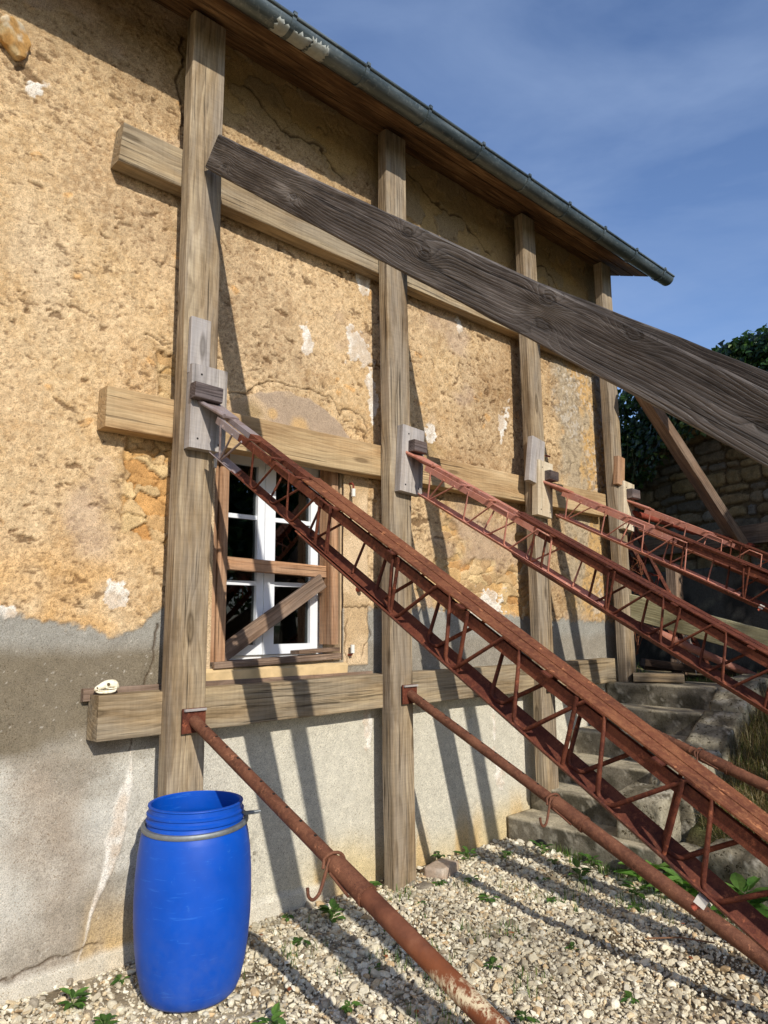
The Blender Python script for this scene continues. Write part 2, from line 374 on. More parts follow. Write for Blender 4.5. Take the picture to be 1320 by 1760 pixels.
M_white = plain('white_window_frame', srgb(226, 228, 230), .35, .03, 8, bumpd=.0001)
M_ceram = plain('white_pin', srgb(225, 220, 208), .5, .08, 30)
M_zinc = None

# ------------------------------------------------------------------ setting: ground
D = 3.506
def gz(x, y):
    z = 0.018*(fbm(x*1.3, y*1.3, 5, 4)-.5)*2+0.02*ss(D-0.9, D, y)
    return z+.03*ss(2.5, 3.1, y)
def ground():
    # one sheet to the horizon with a fine middle
    def ax(a, b, step, far):
        mid = np.arange(a, b+1e-6, step); out = far*np.array([1.0, .45, .2, .08, .03])
        return np.concatenate((a-out, mid, b+out[::-1]))
    xs = ax(-3, 9, .05, 400); ys = ax(-4, 4.4, .05, 400)
    X, Y = np.meshgrid(xs, ys); Z = np.where((X > -3) & (X < 9) & (Y > -4) & (Y < 4.4), gz(X, Y), -.02)-0.012
    m, n = X.shape; V = np.stack((X, Y, Z), -1).reshape(-1, 3)
    i = np.arange(m*n).reshape(m, n); F = np.stack((i[:-1, :-1], i[:-1, 1:], i[1:, 1:], i[1:, :-1]), -1).reshape(-1, 4)
    nn = fbm(X*2, Y*2, 9, 4); c = np.zeros(X.shape+(3,))+srgb(176, 162, 136); c = mixc(c, srgb(120, 106, 84), ss(.45, .65, nn))
    far = (np.hypot(X, Y) > 9); c[far] = srgb(84, 92, 52)
    o = wpart('ground', V, F, attr_mat('ground_dirt', (90, .35), bumps=((60, .01, .8), (300, .003, .6))), cols=c.reshape(-1, 3), nv=4, smooth=True)
    tag(o, 'pale gravelly earth of the yard', kind='structure')
ground()

def rockset(n, sub, flat=.65, sharp=True, seed=3):
    import bmesh
    rs = np.random.RandomState(seed); out = []
    for k in range(n):
        bm = bmesh.new(); bmesh.ops.create_icosphere(bm, subdivisions=sub, radius=.5)
        V = np.array([v.co[:] for v in bm.verts]); F = [[v.index for v in f.verts] for f in bm.faces]; bm.free()
        V *= rs.uniform(.75, 1.2, V.shape[0])[:, None] if sub == 1 else 1
        for c in range(6 if sub > 1 else 3):                   # planar cuts give chipped faces
            d = rs.normal(size=3); d /= np.linalg.norm(d); h = rs.uniform(.16, .36); e = V@d-h; V = V-np.clip(e, 0, None)[:, None]*d
        V *= np.array([1, rs.uniform(.6, .95), rs.uniform(.4, flat+.15)]); out.append((V, np.array(F)))
    return out
def rotm(rs, n, tilt=.5):
    a = rs.uniform(0, 2*np.pi, n); b = rs.normal(0, tilt, n); c = rs.normal(0, tilt, n)
    ca, sa, cb, sb, cc, sc = np.cos(a), np.sin(a), np.cos(b), np.sin(b), np.cos(c), np.sin(c)
    Rz = np.zeros((n, 3, 3)); Rz[:, 0, 0] = ca; Rz[:, 0, 1] = -sa; Rz[:, 1, 0] = sa; Rz[:, 1, 1] = ca; Rz[:, 2, 2] = 1
    Rx = np.zeros((n, 3, 3)); Rx[:, 0, 0] = 1; Rx[:, 1, 1] = cb; Rx[:, 1, 2] = -sb; Rx[:, 2, 1] = sb; Rx[:, 2, 2] = cb
    Ry = np.zeros((n, 3, 3)); Ry[:, 1, 1] = 1; Ry[:, 0, 0] = cc; Ry[:, 0, 2] = sc; Ry[:, 2, 0] = -sc; Ry[:, 2, 2] = cc
    return Rz@Rx@Ry
def scatter(items, pos, size, rs, cols, tilt=.5):
    """merge many transformed copies into one vertex / face soup"""
    Vs = []; Fs = []; Cs = []; base = 0; pick = rs.randint(0, len(items), len(pos))
    for k, (V, F) in enumerate(items):
        s = np.where(pick == k)[0]
        if not len(s): continue
        Rm = rotm(rs, len(s), tilt); P = np.einsum('nij,vj->nvi', Rm, V)*size[s][:, None, None]+pos[s][:, None, :]
        Vs.append(P.reshape(-1, 3)); nf = F[None]+(np.arange(len(s))*len(V))[:, None, None]+base; Fs.append(nf.reshape(-1, F.shape[1]))
        Cs.append(np.repeat(cols[s], len(V), 0)); base += len(s)*len(V)
    return np.concatenate(Vs), np.concatenate(Fs), np.concatenate(Cs)
def gravel():
    rs = np.random.RandomState(21)
    def pts(n, x0, x1, y0, y1): return np.stack((rs.uniform(x0, x1, n), rs.uniform(y0, y1, n)), -1)
    P = np.concatenate((pts(76000, .7, 4.62, .95, 3.49), pts(9000, -1.5, 6, -2.5, 3.45)))
    x, y = P.T
    keep = ~((x > 4.46) & (y > 2.35)) & ~((x > 4.62)) & ~((x > 4.5) & (y > 1.1))
    thin = fbm(x*1.7, y*1.7, 31, 3)
    keep &= ~((thin > .60) & (rs.rand(len(x)) < .55))
    P = P[keep]; x, y = P.T; n = len(P)
    size = np.clip(rs.lognormal(math.log(.0172), .50, n), .007, .070)
    lay = rs.rand(n)
    z = gz(x, y)-.012+size*.14+lay*.009
    pos = np.stack((x, y, z), -1)
    pal = np.array([srgb(*c) for c in ((224, 213, 186), (212, 200, 172), (230, 221, 198), (196, 183, 157), (210, 190, 154), (166, 154, 134), (146, 132, 110), (198, 170, 130))])
    pr = np.array([.25, .2, .14, .13, .1, .08, .05, .05])
    c = pal[rs.choice(len(pal), n, p=pr)]*rs.uniform(.8, 1.08, n)[:, None]
    dirt = ss(.5, .7, fbm(x*2.2+5, y*2.2, 44, 3)); c = c*(1-.28*dirt[:, None])
    small = size < .026
    V1, F1, C1 = scatter(rockset(14, 1, seed=3), pos[small], size[small], rs, c[small], .45)
    V2, F2, C2 = scatter(rockset(10, 2, seed=5), pos[~small], size[~small], rs, c[~small], .3)
    V = np.concatenate((V1, V2)); F = np.concatenate((F1, F2+len(V1))); C = np.concatenate((C1, C2))
    o = wpart('gravel', V, F, attr_mat('gravel_stone', (120, .18), .9, ((160, .002, .6),)), cols=C, nv=3)
    tag(o, 'cream crushed limestone gravel covering the yard', kind='stuff')
gravel()

# ------------------------------------------------------------------ house
house = empty('stone_house', (3.0, D, 0))
tag(house, 'old rendered stone house with zinc gutter, held up by timber and steel shores', 'house')
WX0, WX1, WZ1 = 0.6, 6.2, 5.14
OP = (1.985, 2.905, 1.385, 2.62)                             # window opening
def segdist(x, y, P):
    d = np.full(x.shape, 9.0)
    for (ax, ay), (bx, by) in zip(P[:-1], P[1:]):
        vx, vy = bx-ax, by-ay; t = np.clip(((x-ax)*vx+(y-ay)*vy)/(vx*vx+vy*vy+1e-9), 0, 1)
        d = np.minimum(d, np.hypot(x-ax-t*vx, y-ay-t*vy))
    return d
def blob(x, z, cx, cz, rx, rz, n, ang=0):
    ca, sa = math.cos(ang), math.sin(ang); u = ((x-cx)*ca+(z-cz)*sa)/rx; v = (-(x-cx)*sa+(z-cz)*ca)/rz
    return 1-np.hypot(u, v)+n
def facade():
    st = .0068
    xs = np.arange(WX0, WX1+1e-6, st); zs = np.arange(-.06, WZ1+1e-6, st)
    X, Z = np.meshgrid(xs, zs)
    wx = (fbm(X*9, Z*9, 71, 3)-.5); wz = (fbm(X*9+40, Z*9, 72, 3)-.5)
    n1 = fbm(X*1.1, Z*1.1, 1, 4); n2 = fbm(X*3.2, Z*3.2, 2, 4); n3 = fbm(X*11, Z*11, 3, 4); n4 = fbm(X*38, Z*38, 4, 3)
    edge = (n3-.5)*.16+(n2-.5)*.12
    # --- zones
    zb = np.interp(X, [.6, .95, 1.1, 1.47, 1.6, 1.72, 1.95, 2.9, 3.1, 3.6, 4.6, 4.9, 6.2], [1.70, 1.67, 1.64, 1.56, 1.6, 1.72, 1.72, 1.7, 1.69, 1.70, 1.66, 1.62, 1.60])
    cem = ss(.014, -.014, Z-zb+edge*.35+(n4-.5)*.05)                      # cement render below
    arch = np.minimum.reduce([1-((X-2.5)/.60)**2-((Z-2.50)/.50)**2+edge*1.2, (X-1.86)*8, (Z-2.4)*8]); arch = ss(-.02, .03, arch)
    stone = ss(0, .03, np.minimum.reduce([X-1.462+edge*.25, 1.74-X, 2.60-Z, Z-1.98-(1.7-X)*.3+edge*.5]))
    stone = np.maximum(stone, ss(0, .03, np.minimum.reduce([X-1.60+edge*.5-(3.06-Z)*.12, 1.78-X, 3.06-Z+edge*.3, Z-2.68])))
    b2 = ss(.50, .58, fbm(X*3.3, Z*3.3, 15, 3)+.35*np.minimum.reduce([np.clip((X-3.5)*2, -1, .45), np.clip((2.32-Z)*2.6, -1, .45), np.clip((Z-1.5)*5, -1, .45), np.clip((5.1-X)*3, -1, .45)])-.12)
    b2 *= ss(1.55, 1.66, Z)*ss(3.3, 3.45, X)
    hi = ss(.52, .62, n2*.6+n1*.2+ss(4.3, 4.9, Z)*.40)*ss(1.5, 1.9, X)
    q = ss(5.28, 5.46, X+edge*1.5)*ss(1.55, 1.7, Z)*ss(4.3, 4.1, Z)          # quoins at the corner
    surr = ss(0, .01, np.minimum.reduce([X-2.905, 3.118-X+edge*.06, 2.505-Z, Z-1.34]))
    surr = np.maximum(surr, ss(0, .01, np.minimum.reduce([X-1.90, 1.995-X, 2.55-Z, Z-1.34])))
    left_over = ss(0, .02, np.minimum.reduce([X-3.10, 3.22-X, 2.42-Z, Z-2.1]))
    # --- exposed stones: two scales of warped cells
    f1, f2, cid = worley((X+wx*.14+(n4-.5)*.02)/.135, (Z+wz*.10+(n4-.5)*.012)/.070, 5, 1.0)
    sh = ss(.0, .10, f2-f1-(n3-.5)*.08); shh = .016*sh+.022*(cid-.5)+.02*(n3-.5)
    g1, g2, gid = worley((X+wx*.22+(n4-.5)*.03)/.30, (Z+wz*.22)/.20, 8, .9); bigs = 1-(1-ss(.0, .05, g2-g1))*ss(.42, .58, n3)
    # --- rough plaster pits
    clus = ss(.36, .62, fbm(X*2.6, Z*3.2, 28, 3))
    pit = ss(.73-.07*clus, .78-.07*clus, fbm((X+wx*.05)*22+Z*8, (Z+wz*.05)*44, 21, 3, .6))
    pit2 = ss(.70-.06*clus, .78-.06*clus, fbm(X*84+Z*14, Z*118, 22, 2, .6))
    pit3 = ss(.765-.035*clus, .79-.035*clus, fbm((X+wx*.1)*8+Z*3, (Z+wz*.08)*20, 23, 4, .55))
    n5 = vnoise(X*95, Z*105, 29)
    lump, _, lid = worley(X*22, Z*26, 25, 1); big = ss(.42, .1, lump)*(lid > .55)
    rough_h = .004*(n3-.5)+.0035*(n4-.5)+.018*(n2-.5)+.003*(n5-.5)-.004*pit-.002*pit2-.010*pit3
    cem_h = -.006+.008*(n2-.5)+.0025*(n3-.5)+.0012*(n4-.5)
    h = rough_h*(1-cem)+cem_h*cem
    sm = np.maximum(arch, surr); h = h*(1-sm)+(.002+.004*(n2-.5)+.0015*(n3-.5))*sm
    st_all = np.maximum(stone, b2*(1-cem)*.9)*(1-surr)
    h = h*(1-st_all)+(-.030+shh+.006*(n3-.5)+.004*(n4-.5))*st_all
    h = h*(1-hi*.8*(1-st_all))+(-.022+.018*bigs+.018*(gid-.5)+.012*(n3-.5)+.004*(n4-.5))*hi*.8*(1-st_all)
    qh = -.004+.012*bigs+.010*(n3-.5)+.006*(n4-.5)-.006*pit; h = h*(1-q)+qh*q
    h = np.where(left_over > .5, h-.018*left_over, h)
    # --- colours (albedo)
    tan = srgb(212, 184, 140); c = np.zeros(X.shape+(3,))+tan
    c = mixc(c, srgb(222, 196, 156), ss(.45, .62, n1)*.7)
    c = mixc(c, srgb(190, 154, 106), ss(.54, .72, n2)*.5)
    c = mixc(c, srgb(168, 144, 114), ss(.5, .68, fbm(X*.9+7, Z*1.2, 33, 3))*.55)
    c = mixc(c, srgb(232, 214, 182), ss(.55, .8, fbm(X*2.0, Z*1.2+3, 36, 4))*.55)
    c = mixc(c, srgb(226, 208, 172), ss(.3, .62, n4)*.35)
    ora = ss(2.15, 1.7, Z)*ss(2.0, 1.6, X)*ss(.4, .6, fbm(X*2.4, Z*3, 38, 4)); c = mixc(c, srgb(220, 176, 110), ora*.7)
    ocs = ss(.20, .12, worley(X*5.5+wx*.6, Z*6.5+wz*.6, 40, 1)[0]+(n3-.5)*.25)*(worley(X*5.5+wx*.6, Z*6.5+wz*.6, 40, 1)[2] > .84)
    c = mixc(c, srgb(222, 172, 104), ocs*.6*(1-cem)*ss(.3, .6, n4))
    c = mixc(c, srgb(150, 118, 78), ss(2.9, 4.9, X)*.30*ss(.4, .6, n2))
    # darker brown towards the top of the wall
    c = mixc(c, srgb(128, 108, 78), ss(4.3, 4.95, Z+n2*.3)*.65)
    # pits and speckle of the aggregate
    c = mixc(c, srgb(92, 66, 42), np.maximum(pit*.6, pit3*.7)); c = mixc(c, srgb(128, 98, 68), pit2*.5); c = c*(.78+.44*n5)[..., None]*(.86+.28*n4)[..., None]
    c = mixc(c, srgb(196, 176, 156), ss(.60, .72, fbm(X*1.7+3, Z*2.3, 46, 4))*.5); c = c*np.array([.86, .795, .74])
    # smooth patches
    c = mixc(c, mixc(np.zeros_like(c)+srgb(170, 149, 126), srgb(192, 166, 132), ss(.5, .7, n2)), arch)
    c = mixc(c, srgb(200, 164, 112), arch*.8*ss(.0, .5, np.maximum(blob(X, Z, 2.55, 2.80, .10, .09, edge*3), blob(X, Z, 2.36, 2.84, .05, .05, edge*3))))
    c = mixc(c, mixc(np.zeros_like(c)+srgb(210, 184, 148), srgb(190, 162, 124), ss(.45, .65, n2)), surr)
    # stones
    sc_ = np.stack([np.interp(cid, [0, .25, .5, .75, 1], v) for v in np.array([srgb(190, 140, 84), srgb(206, 168, 112), srgb(172, 138, 98), srgb(216, 186, 136), srgb(192, 160, 116)]).T], -1)
    sc_ = sc_*(.72+.28*sh)[..., None]*(0.72+.50*n3)[..., None]*(.85+.3*n4)[..., None]
    c = mixc(c, sc_, st_all)
    c = mixc(c, srgb(214, 190, 148), (1-sh)*b2*(1-cem)*.8)
    gc = mixc(np.zeros_like(c)+srgb(176, 146, 96), srgb(150, 130, 98), gid)*(.7+.3*bigs)[..., None]
    c = mixc(c, gc, hi*.8*(1-st_all))
    qc = mixc(mixc(np.zeros_like(c)+srgb(172, 156, 130), srgb(196, 158, 102), ss(.46, .58, fbm(X*3.4, Z*2.2, 47, 4))), srgb(206, 202, 192), ss(.50, .62, n4)*.5*ss(.45, .6, n2)); qc = mixc(qc, srgb(110, 100, 84), ss(.56, .66, fbm(X*30, Z*34, 48, 3))*.6)
    c = mixc(c, qc, q*.8)
    # cement bands
    lower = ss(1.12, .98, Z+(n2-.5)*.25-(X-1)*.0)
    cc = np.zeros_like(c)+srgb(150, 141, 126)-0*c; cc = mixc(cc, srgb(126, 116, 98), ss(1.56, 1.44, Z+(n2-.5)*.12)*ss(3.0, 2.4, X)*.85)
    cc = mixc(cc, srgb(124, 114, 96), ss(.42, .66, fbm(X*2.6, Z*2.0, 51, 4))*ss(3.0, 1.6, X))
    cc = mixc(cc, srgb(160, 158, 150), ss(1.44, 1.56, Z+(n2-.5)*.12)*.85+ss(2.9, 3.1, X)*.35)
    ll = mixc(np.zeros_like(c)+srgb(202, 199, 189), srgb(170, 158, 142), ss(.42, .66, fbm(X*1.6, Z*1.4, 52, 4))*ss(2.2, 1.5, X))
    ll = mixc(ll, srgb(146, 138, 124), ss(.5, .72, fbm(X*2.2, Z*6, 53, 4))*.6*ss(1.9, 1.5, X))
    ll = mixc(ll, srgb(212, 207, 190), ss(1.9, 2.4, X)*.8)
    yel = ss(.42, .02, Z-(n1-.5)*.6)*ss(2.3, 3.0, X); ll = mixc(ll, srgb(214, 192, 140), yel*.8)
    ll = mixc(ll, srgb(210, 176, 116), ss(.5, .75, fbm(X*5, Z*1.1, 55, 3))*ss(.45, .1, Z)*.7)
    cc = mixc(cc, ll, np.maximum(lower, ss(1.9, 2.05, X)*ss(1.3, 1.2, Z)))
    spk = (worley(X*40, Z*44, 57, 1)[0] < .14)*(worley(X*40, Z*44, 57, 1)[2] > .45); cc = mixc(cc, srgb(108, 98, 84), spk*.45)
    spw = (worley(X*30, Z*31, 58, 1)[0] < .12)*(worley(X*30, Z*31, 58, 1)[2] > .86); cc = mixc(cc, srgb(214, 208, 196), spw*.5)
    mos = ss(.35, 1.0, blob(X, Z, 2.2, .42, .28, .30, (n3-.5)*.8))*(vnoise(X*55, Z*55, 60) > .62); cc = mixc(cc, srgb(88, 78, 62), mos*.8)
    cc = cc*(.93+.14*n5)[..., None]*(.95+.10*n4)[..., None]*np.array([.91, .89, .86])
    c = mixc(c, cc, cem*(1-surr))
    # white plaster repairs
    W = []
    for a in ((2.60, 3.42, .045, .055), (2.60, 3.335, .05, .05), (3.02, 3.44, .13, .10, -.5), (3.06, 3.93, .13, .075, -.5), (3.14, 3.22, .035, .07), (3.17, 3.04, .045, .10),
              (4.585, 3.17, .05, .16, -.35), (4.07, 3.90, .05, .055), (3.74, 2.96, .06, .05), (4.33, 1.72, .20, .10), (1.465, 1.76, .055, .06), (.96, 1.665, .05, .03), (3.12, .96, .035, .11),
              (4.39, .53, .055, .13, .2), (4.36, .85, .012, .16), (5.16, 2.74, .05, .05), (.93, 4.22, .05, .06)):
        W.append(blob(X, Z, a[0], a[1], a[2], a[3], (n3-.5)*2.0+(n4-.5)*1.2+(n2-.5)*1.2, a[4] if len(a) > 4 else 0))
    Wm = ss(.02, .10, np.maximum.reduce(W))*(.75+.25*ss(.35, .5, n5)); Wm[:, :] = np.maximum(Wm, ss(.0, .03, (.040*ss(1.02, .78, Z)+.004-.012*n3-segdist(X+wx*.04, Z, [(1.575, 1.0), (1.55, .80), (1.50, .60)]))*1.4)*.9)
    Wm = np.maximum(Wm, ss(0, .012, .036*np.clip(1-np.abs(Z-.60)/.5, .22, 1)*(.5+n3)-segdist(X+wx*.05, Z, [(1.58, 1.03), (1.57, .8), (1.53, .66), (1.49, .48), (1.43, .3), (1.38, .12)]))*.9)
    wc = mixc(np.zeros_like(c)+srgb(232, 226, 214), srgb(206, 190, 170), ss(.45, .7, n3)); c = mixc(c, wc, Wm*.92)
    h = h*(1-Wm*.6)+(.002+.003*(n4-.5))*Wm*.6
    # cracks
    ck = [[(1.90, 2.90), (2.05, 2.90), (2.22, 2.97), (2.36, 3.02)], [(2.36, 3.02), (2.60, 3.04), (2.78, 3.03), (2.88, 2.96), (2.97, 3.01), (3.06, 2.95), (3.10, 2.86), (3.06, 2.72)],
          [(1.58, 1.0), (1.62, 1.2), (1.64, 1.32), (1.66, 1.45), (1.69, 1.6)], [(3.12, 1.7), (3.09, 1.6), (3.12, 1.5), (3.07, 1.4)], [(2.906, 1.702), (3.11, 1.70)], [(2.935, 1.34), (2.94, 1.5), (2.925, 1.62)],
          [(.7, .12), (1.1, .13), (1.36, .16), (1.50, .15)], [(1.55, 3.10), (1.70, 3.12)], [(4.9, 4.9), (5.1, 4.75), (5.3, 4.8), (5.5, 4.6), (5.8, 4.55), (6.1, 4.4)], [(3.5, 4.95), (3.9, 4.8), (4.2, 4.78), (4.5, 4.62)],
          [(5.3, 4.8), (5.35, 4.55), (5.5, 4.4)], [(1.72, 4.98), (1.66, 4.7), (1.71, 4.5), (1.68, 4.35)], [(2.1, 4.9), (2.4, 4.72), (2.7, 4.75), (2.9, 4.6)], [(2.0, 3.95), (1.93, 3.86), (2.02, 3.78)], [(1.55, 3.55), (1.62, 3.52), (1.66, 3.58)]]
    for k, P in enumerate(ck):
        d = segdist(X+wx*.10, Z+wz*.10, P); wdt = .0045 if k not in (8, 9, 11, 12) else .009
        m = ss(wdt*1.6, wdt*.3, d); h = h-.012*m; c = mixc(c, srgb(70, 52, 36), m*.8)
    # plinth ledge at the foot
    ft = ss(.13, .10, Z-(X-1)*.01+edge*.1)*ss(2.95, 2.7, X); h = h+.022*ft; c = mixc(c, srgb(212, 204, 186), ft*.7)
    h = np.clip(h, -.06, .03)
    Yv = D-h
    m, n = X.shape; V = np.stack((X, Yv, Z), -1).reshape(-1, 3)
    i = np.arange(m*n).reshape(m, n); F = np.stack((i[:-1, :-1], i[:-1, 1:], i[1:, 1:], i[1:, :-1]), -1)
    cxm = (X[:-1, :-1]+X[1:, 1:])/2; czm = (Z[:-1, :-1]+Z[1:, 1:])/2
    keep = ~((cxm > OP[0]) & (cxm < OP[1]) & (czm > OP[2]) & (czm < OP[3]))
    F = F[keep].reshape(-1, 4)
    mat = attr_mat('old_render', (190, .46), .95, ((90, .003, .45), (230, .0035, .8)), .1, (150, .35, (.55, .48, .40)))
    return wpart('front_wall', V, F, mat, house, cols=c.reshape(-1, 3), nv=4, smooth=True)
facade()
M_render = plain('plain_render', srgb(200, 170, 128), .95, .3, 6, bumpd=.01, spec=.1, bsc=40)
def house_rest():
    b = MB(); b.box((-9, D+.004, -.1), (WX0+.002, D+.5, WZ1)); b.obj('side_wall', M_render, house)
    b = MB(); b.box((5.75, D+.09, -.1), (6.195, 11, WZ1+.1)); b.obj('gable_wall', M_render, house)
    b = MB(); b.box((-9, 10.6, -.1), (6.19, 11, 5.1)); b.obj('back_wall', M_render, house)
    b = MB()                                                    # reveals of the window
    b.box((1.90, D+.03, 1.30), (1.985, D+.42, 2.7)); b.box((2.905, D+.03, 1.30), (2.99, D+.42, 2.7)); b.box((1.90, D+.03, 2.62), (2.99, D+.42, 2.72)); b.box((1.90, D+.03, 1.28), (2.99, D+.42, 1.36))
    b.obj('window_reveal', plain('reveal_stone', srgb(196, 168, 132), .9, .2, 9, bumpd=.004), house)
    # room behind, its dimness painted in as near-black surfaces
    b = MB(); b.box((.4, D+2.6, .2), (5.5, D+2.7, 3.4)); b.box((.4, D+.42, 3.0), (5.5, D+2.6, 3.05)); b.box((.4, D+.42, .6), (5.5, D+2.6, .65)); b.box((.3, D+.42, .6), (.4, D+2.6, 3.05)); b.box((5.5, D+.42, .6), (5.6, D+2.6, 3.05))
    b.obj('room', plain('room_dark', (.03, .028, .026), .9), house)
    # sloped soffit boards and roof
    XR = 6.40; ye, ze = 3.08, 4.917; sl_ = .40
    for k in range(3):
        y0 = ye+k*.15; y1 = y0+.147
        zc = ze+sl_*((y0+y1)/2-ye)
        o = beam('soffit_board', (-6, (y0+y1)/2, zc+.012), (XR, (y0+y1)/2, zc+.012), .149, .02, M_soffit, side=(0, 1, sl_), parent=house, ch=.002, seg=1.0, amp=.001)
    b = MB()
    prof = [(ye-.02, ze+.03), (7.2, ze+.03+sl_*(7.2-ye+.02)), (11.4, ze+.03+sl_*(7.2-ye+.02)-sl_*4.2), (11.4, ze+.11+sl_*(7.2-ye+.02)-sl_*4.2), (7.2, ze+.12+sl_*(7.2-ye+.02)), (ye-.02, ze+.055)]
    V = [(-9, y, z) for y, z in prof]+[(XR+.03, y, z) for y, z in prof]; n = len(prof)
    b.add(V, [tuple(range(n)), tuple(range(2*n-1, n-1, -1))]+[(k, n+k, n+(k+1) % n, (k+1) % n) for k in range(n)])
    rf = fixnormals(b.obj('roof', plain('slate', srgb(72, 68, 66), .7, .3, 14, bumpd=.004), house))
    rs = random.Random(4); b = MB()
    for k in range(44):                                        # tile ends that peep over the gutter
        x = -5.4+k*.27; b.box((x, ye-.045, ze+.060), (x+.255, ye+.03, ze+.074+rs.uniform(0, .006)))
    b.obj('eaves_tile', plain('old_tile', srgb(88, 74, 64), .8, .3, 10), rf, smooth=False)
    b = MB(); b.box((-6, ye-.006, ze+.004), (XR, ye+.010, ze+.055)); b.obj('fascia_board', plain('fascia', srgb(52, 42, 34), .8, .3, 14), house)
house_rest()

def gutter():
    global M_zinc
    t = NT('zinc'); P = t.tc.outputs['Object']
    n = t.noise(t.map(P, (1.2, 8, 8)), 2.2, 6, .65); col = t.ramp(n, [(.3, srgb(62, 72, 74)), (.5, srgb(90, 100, 102)), (.72, srgb(124, 132, 132))])
    col = t.mix(t.ramp(t.noise(P, 34, 5, .7), [(.56, 0.0), (.7, .5)]), col, srgb(164, 168, 164))
    M_zinc = t.done(col, t.ramp(n, [(.3, .38), (.7, .6)]), t.bump(n, .3, .002), .55, .5)
    gy, gzz, r = 3.0, 4.935, .068; x0, x1 = -6, 6.62
    b = MB(); N = 16; V = []; F = []
    for x in (x0, x1):
        for rr in (r, r-.004):
            for k in range(N+1):
                w = math.pi*k/N; V.append((x, gy-rr*math.cos(w), gzz-rr*math.sin(w)))
    m = N+1
    for k in range(N):
        F += [(k, k+1, 2*m+k+1, 2*m+k), (m+k, 3*m+k, 3*m+k+1, m+k+1), (k, m+k, m+k+1, k+1), (2*m+k, 2*m+k+1, 3*m+k+1, 3*m+k)]
    F += [(0, 2*m, 3*m, m), (N, m+N, 3*m+N, 2*m+N)]
    b.add(V, F); g = fixnormals(b.obj('gutter', M_zinc, house)); autosmooth(g, 50)
    c = MB(); c.tube([(x0, gy-r-.002, gzz+.004), (x1, gy-r-.002, gzz+.004)], .0105, 10); autosmooth(c.obj('rolled_edge', M_zinc, g), 50)
    x = -5.5
    for k in range(15):
        xx = -1.2+k*.545
        if xx > 6.5: break
        c = MB(); P = [(xx, gy-(r+.003)*math.cos(math.pi*q/14), gzz-(r+.003)*math.sin(math.pi*q/14)) for q in range(15)]
        V = []; F = []
        for p in P:
            d = Vector((0, p[1]-gy, p[2]-gzz)).normalized()*.004
            V += [(xx-.013, p[1], p[2]), (xx+.013, p[1], p[2]), (xx+.013, p[1]+d.y, p[2]+d.z), (xx-.013, p[1]+d.y, p[2]+d.z)]
        for q in range(14):
            a = q*4; F += [(a+e, a+(e+1) % 4, a+4+(e+1) % 4, a+4+e) for e in range(4)]
        F += [(0, 1, 2, 3), (56, 57, 58, 59)]; c.add(V, F); c.box((xx-.012, gy+r-.006, gzz-.004), (xx+.012, gy+r+.02, gzz+.02)); c.box((xx-.012, gy-r-.018, gzz+.002), (xx+.012, gy-r-.004, gzz+.024))
        fixnormals(c.obj('gutter_bracket', M_zinc, g))
    # grey sealant smeared on the gutter near the first post
    for xa, xb, w0, w1 in ((1.98, 2.20, .25, .72), (2.215, 2.33, .18, .80)):
        V = []; F = []; nx, nw = 14, 12; rr = r+.004; rs = random.Random(int(xa*100))
        for i in range(nx+1):
            for k in range(nw+1):
                e = 0.0 if 0 < k < nw else rs.uniform(-.06, .06); w = math.pi*(w0+(w1-w0)*k/nw+e); xx = xa+(xb-xa)*i/nx+(rs.uniform(-.012, .012) if i in (0, nx) else 0)
                V.append((xx, gy-rr*math.cos(w), gzz-rr*math.sin(w)))
        for i in range(nx):
            for k in range(nw): a = i*(nw+1)+k; F.append((a, a+1, a+nw+2, a+nw+1))
        b = MB(); b.add(V, F); o = b.obj('sealant_patch', plain('sealant', srgb(158, 160, 152), .85, .2, 30, bumpd=.003), g, smooth=True)
        md = o.modifiers.new('s', 'SOLIDIFY'); md.thickness = .003
gutter()

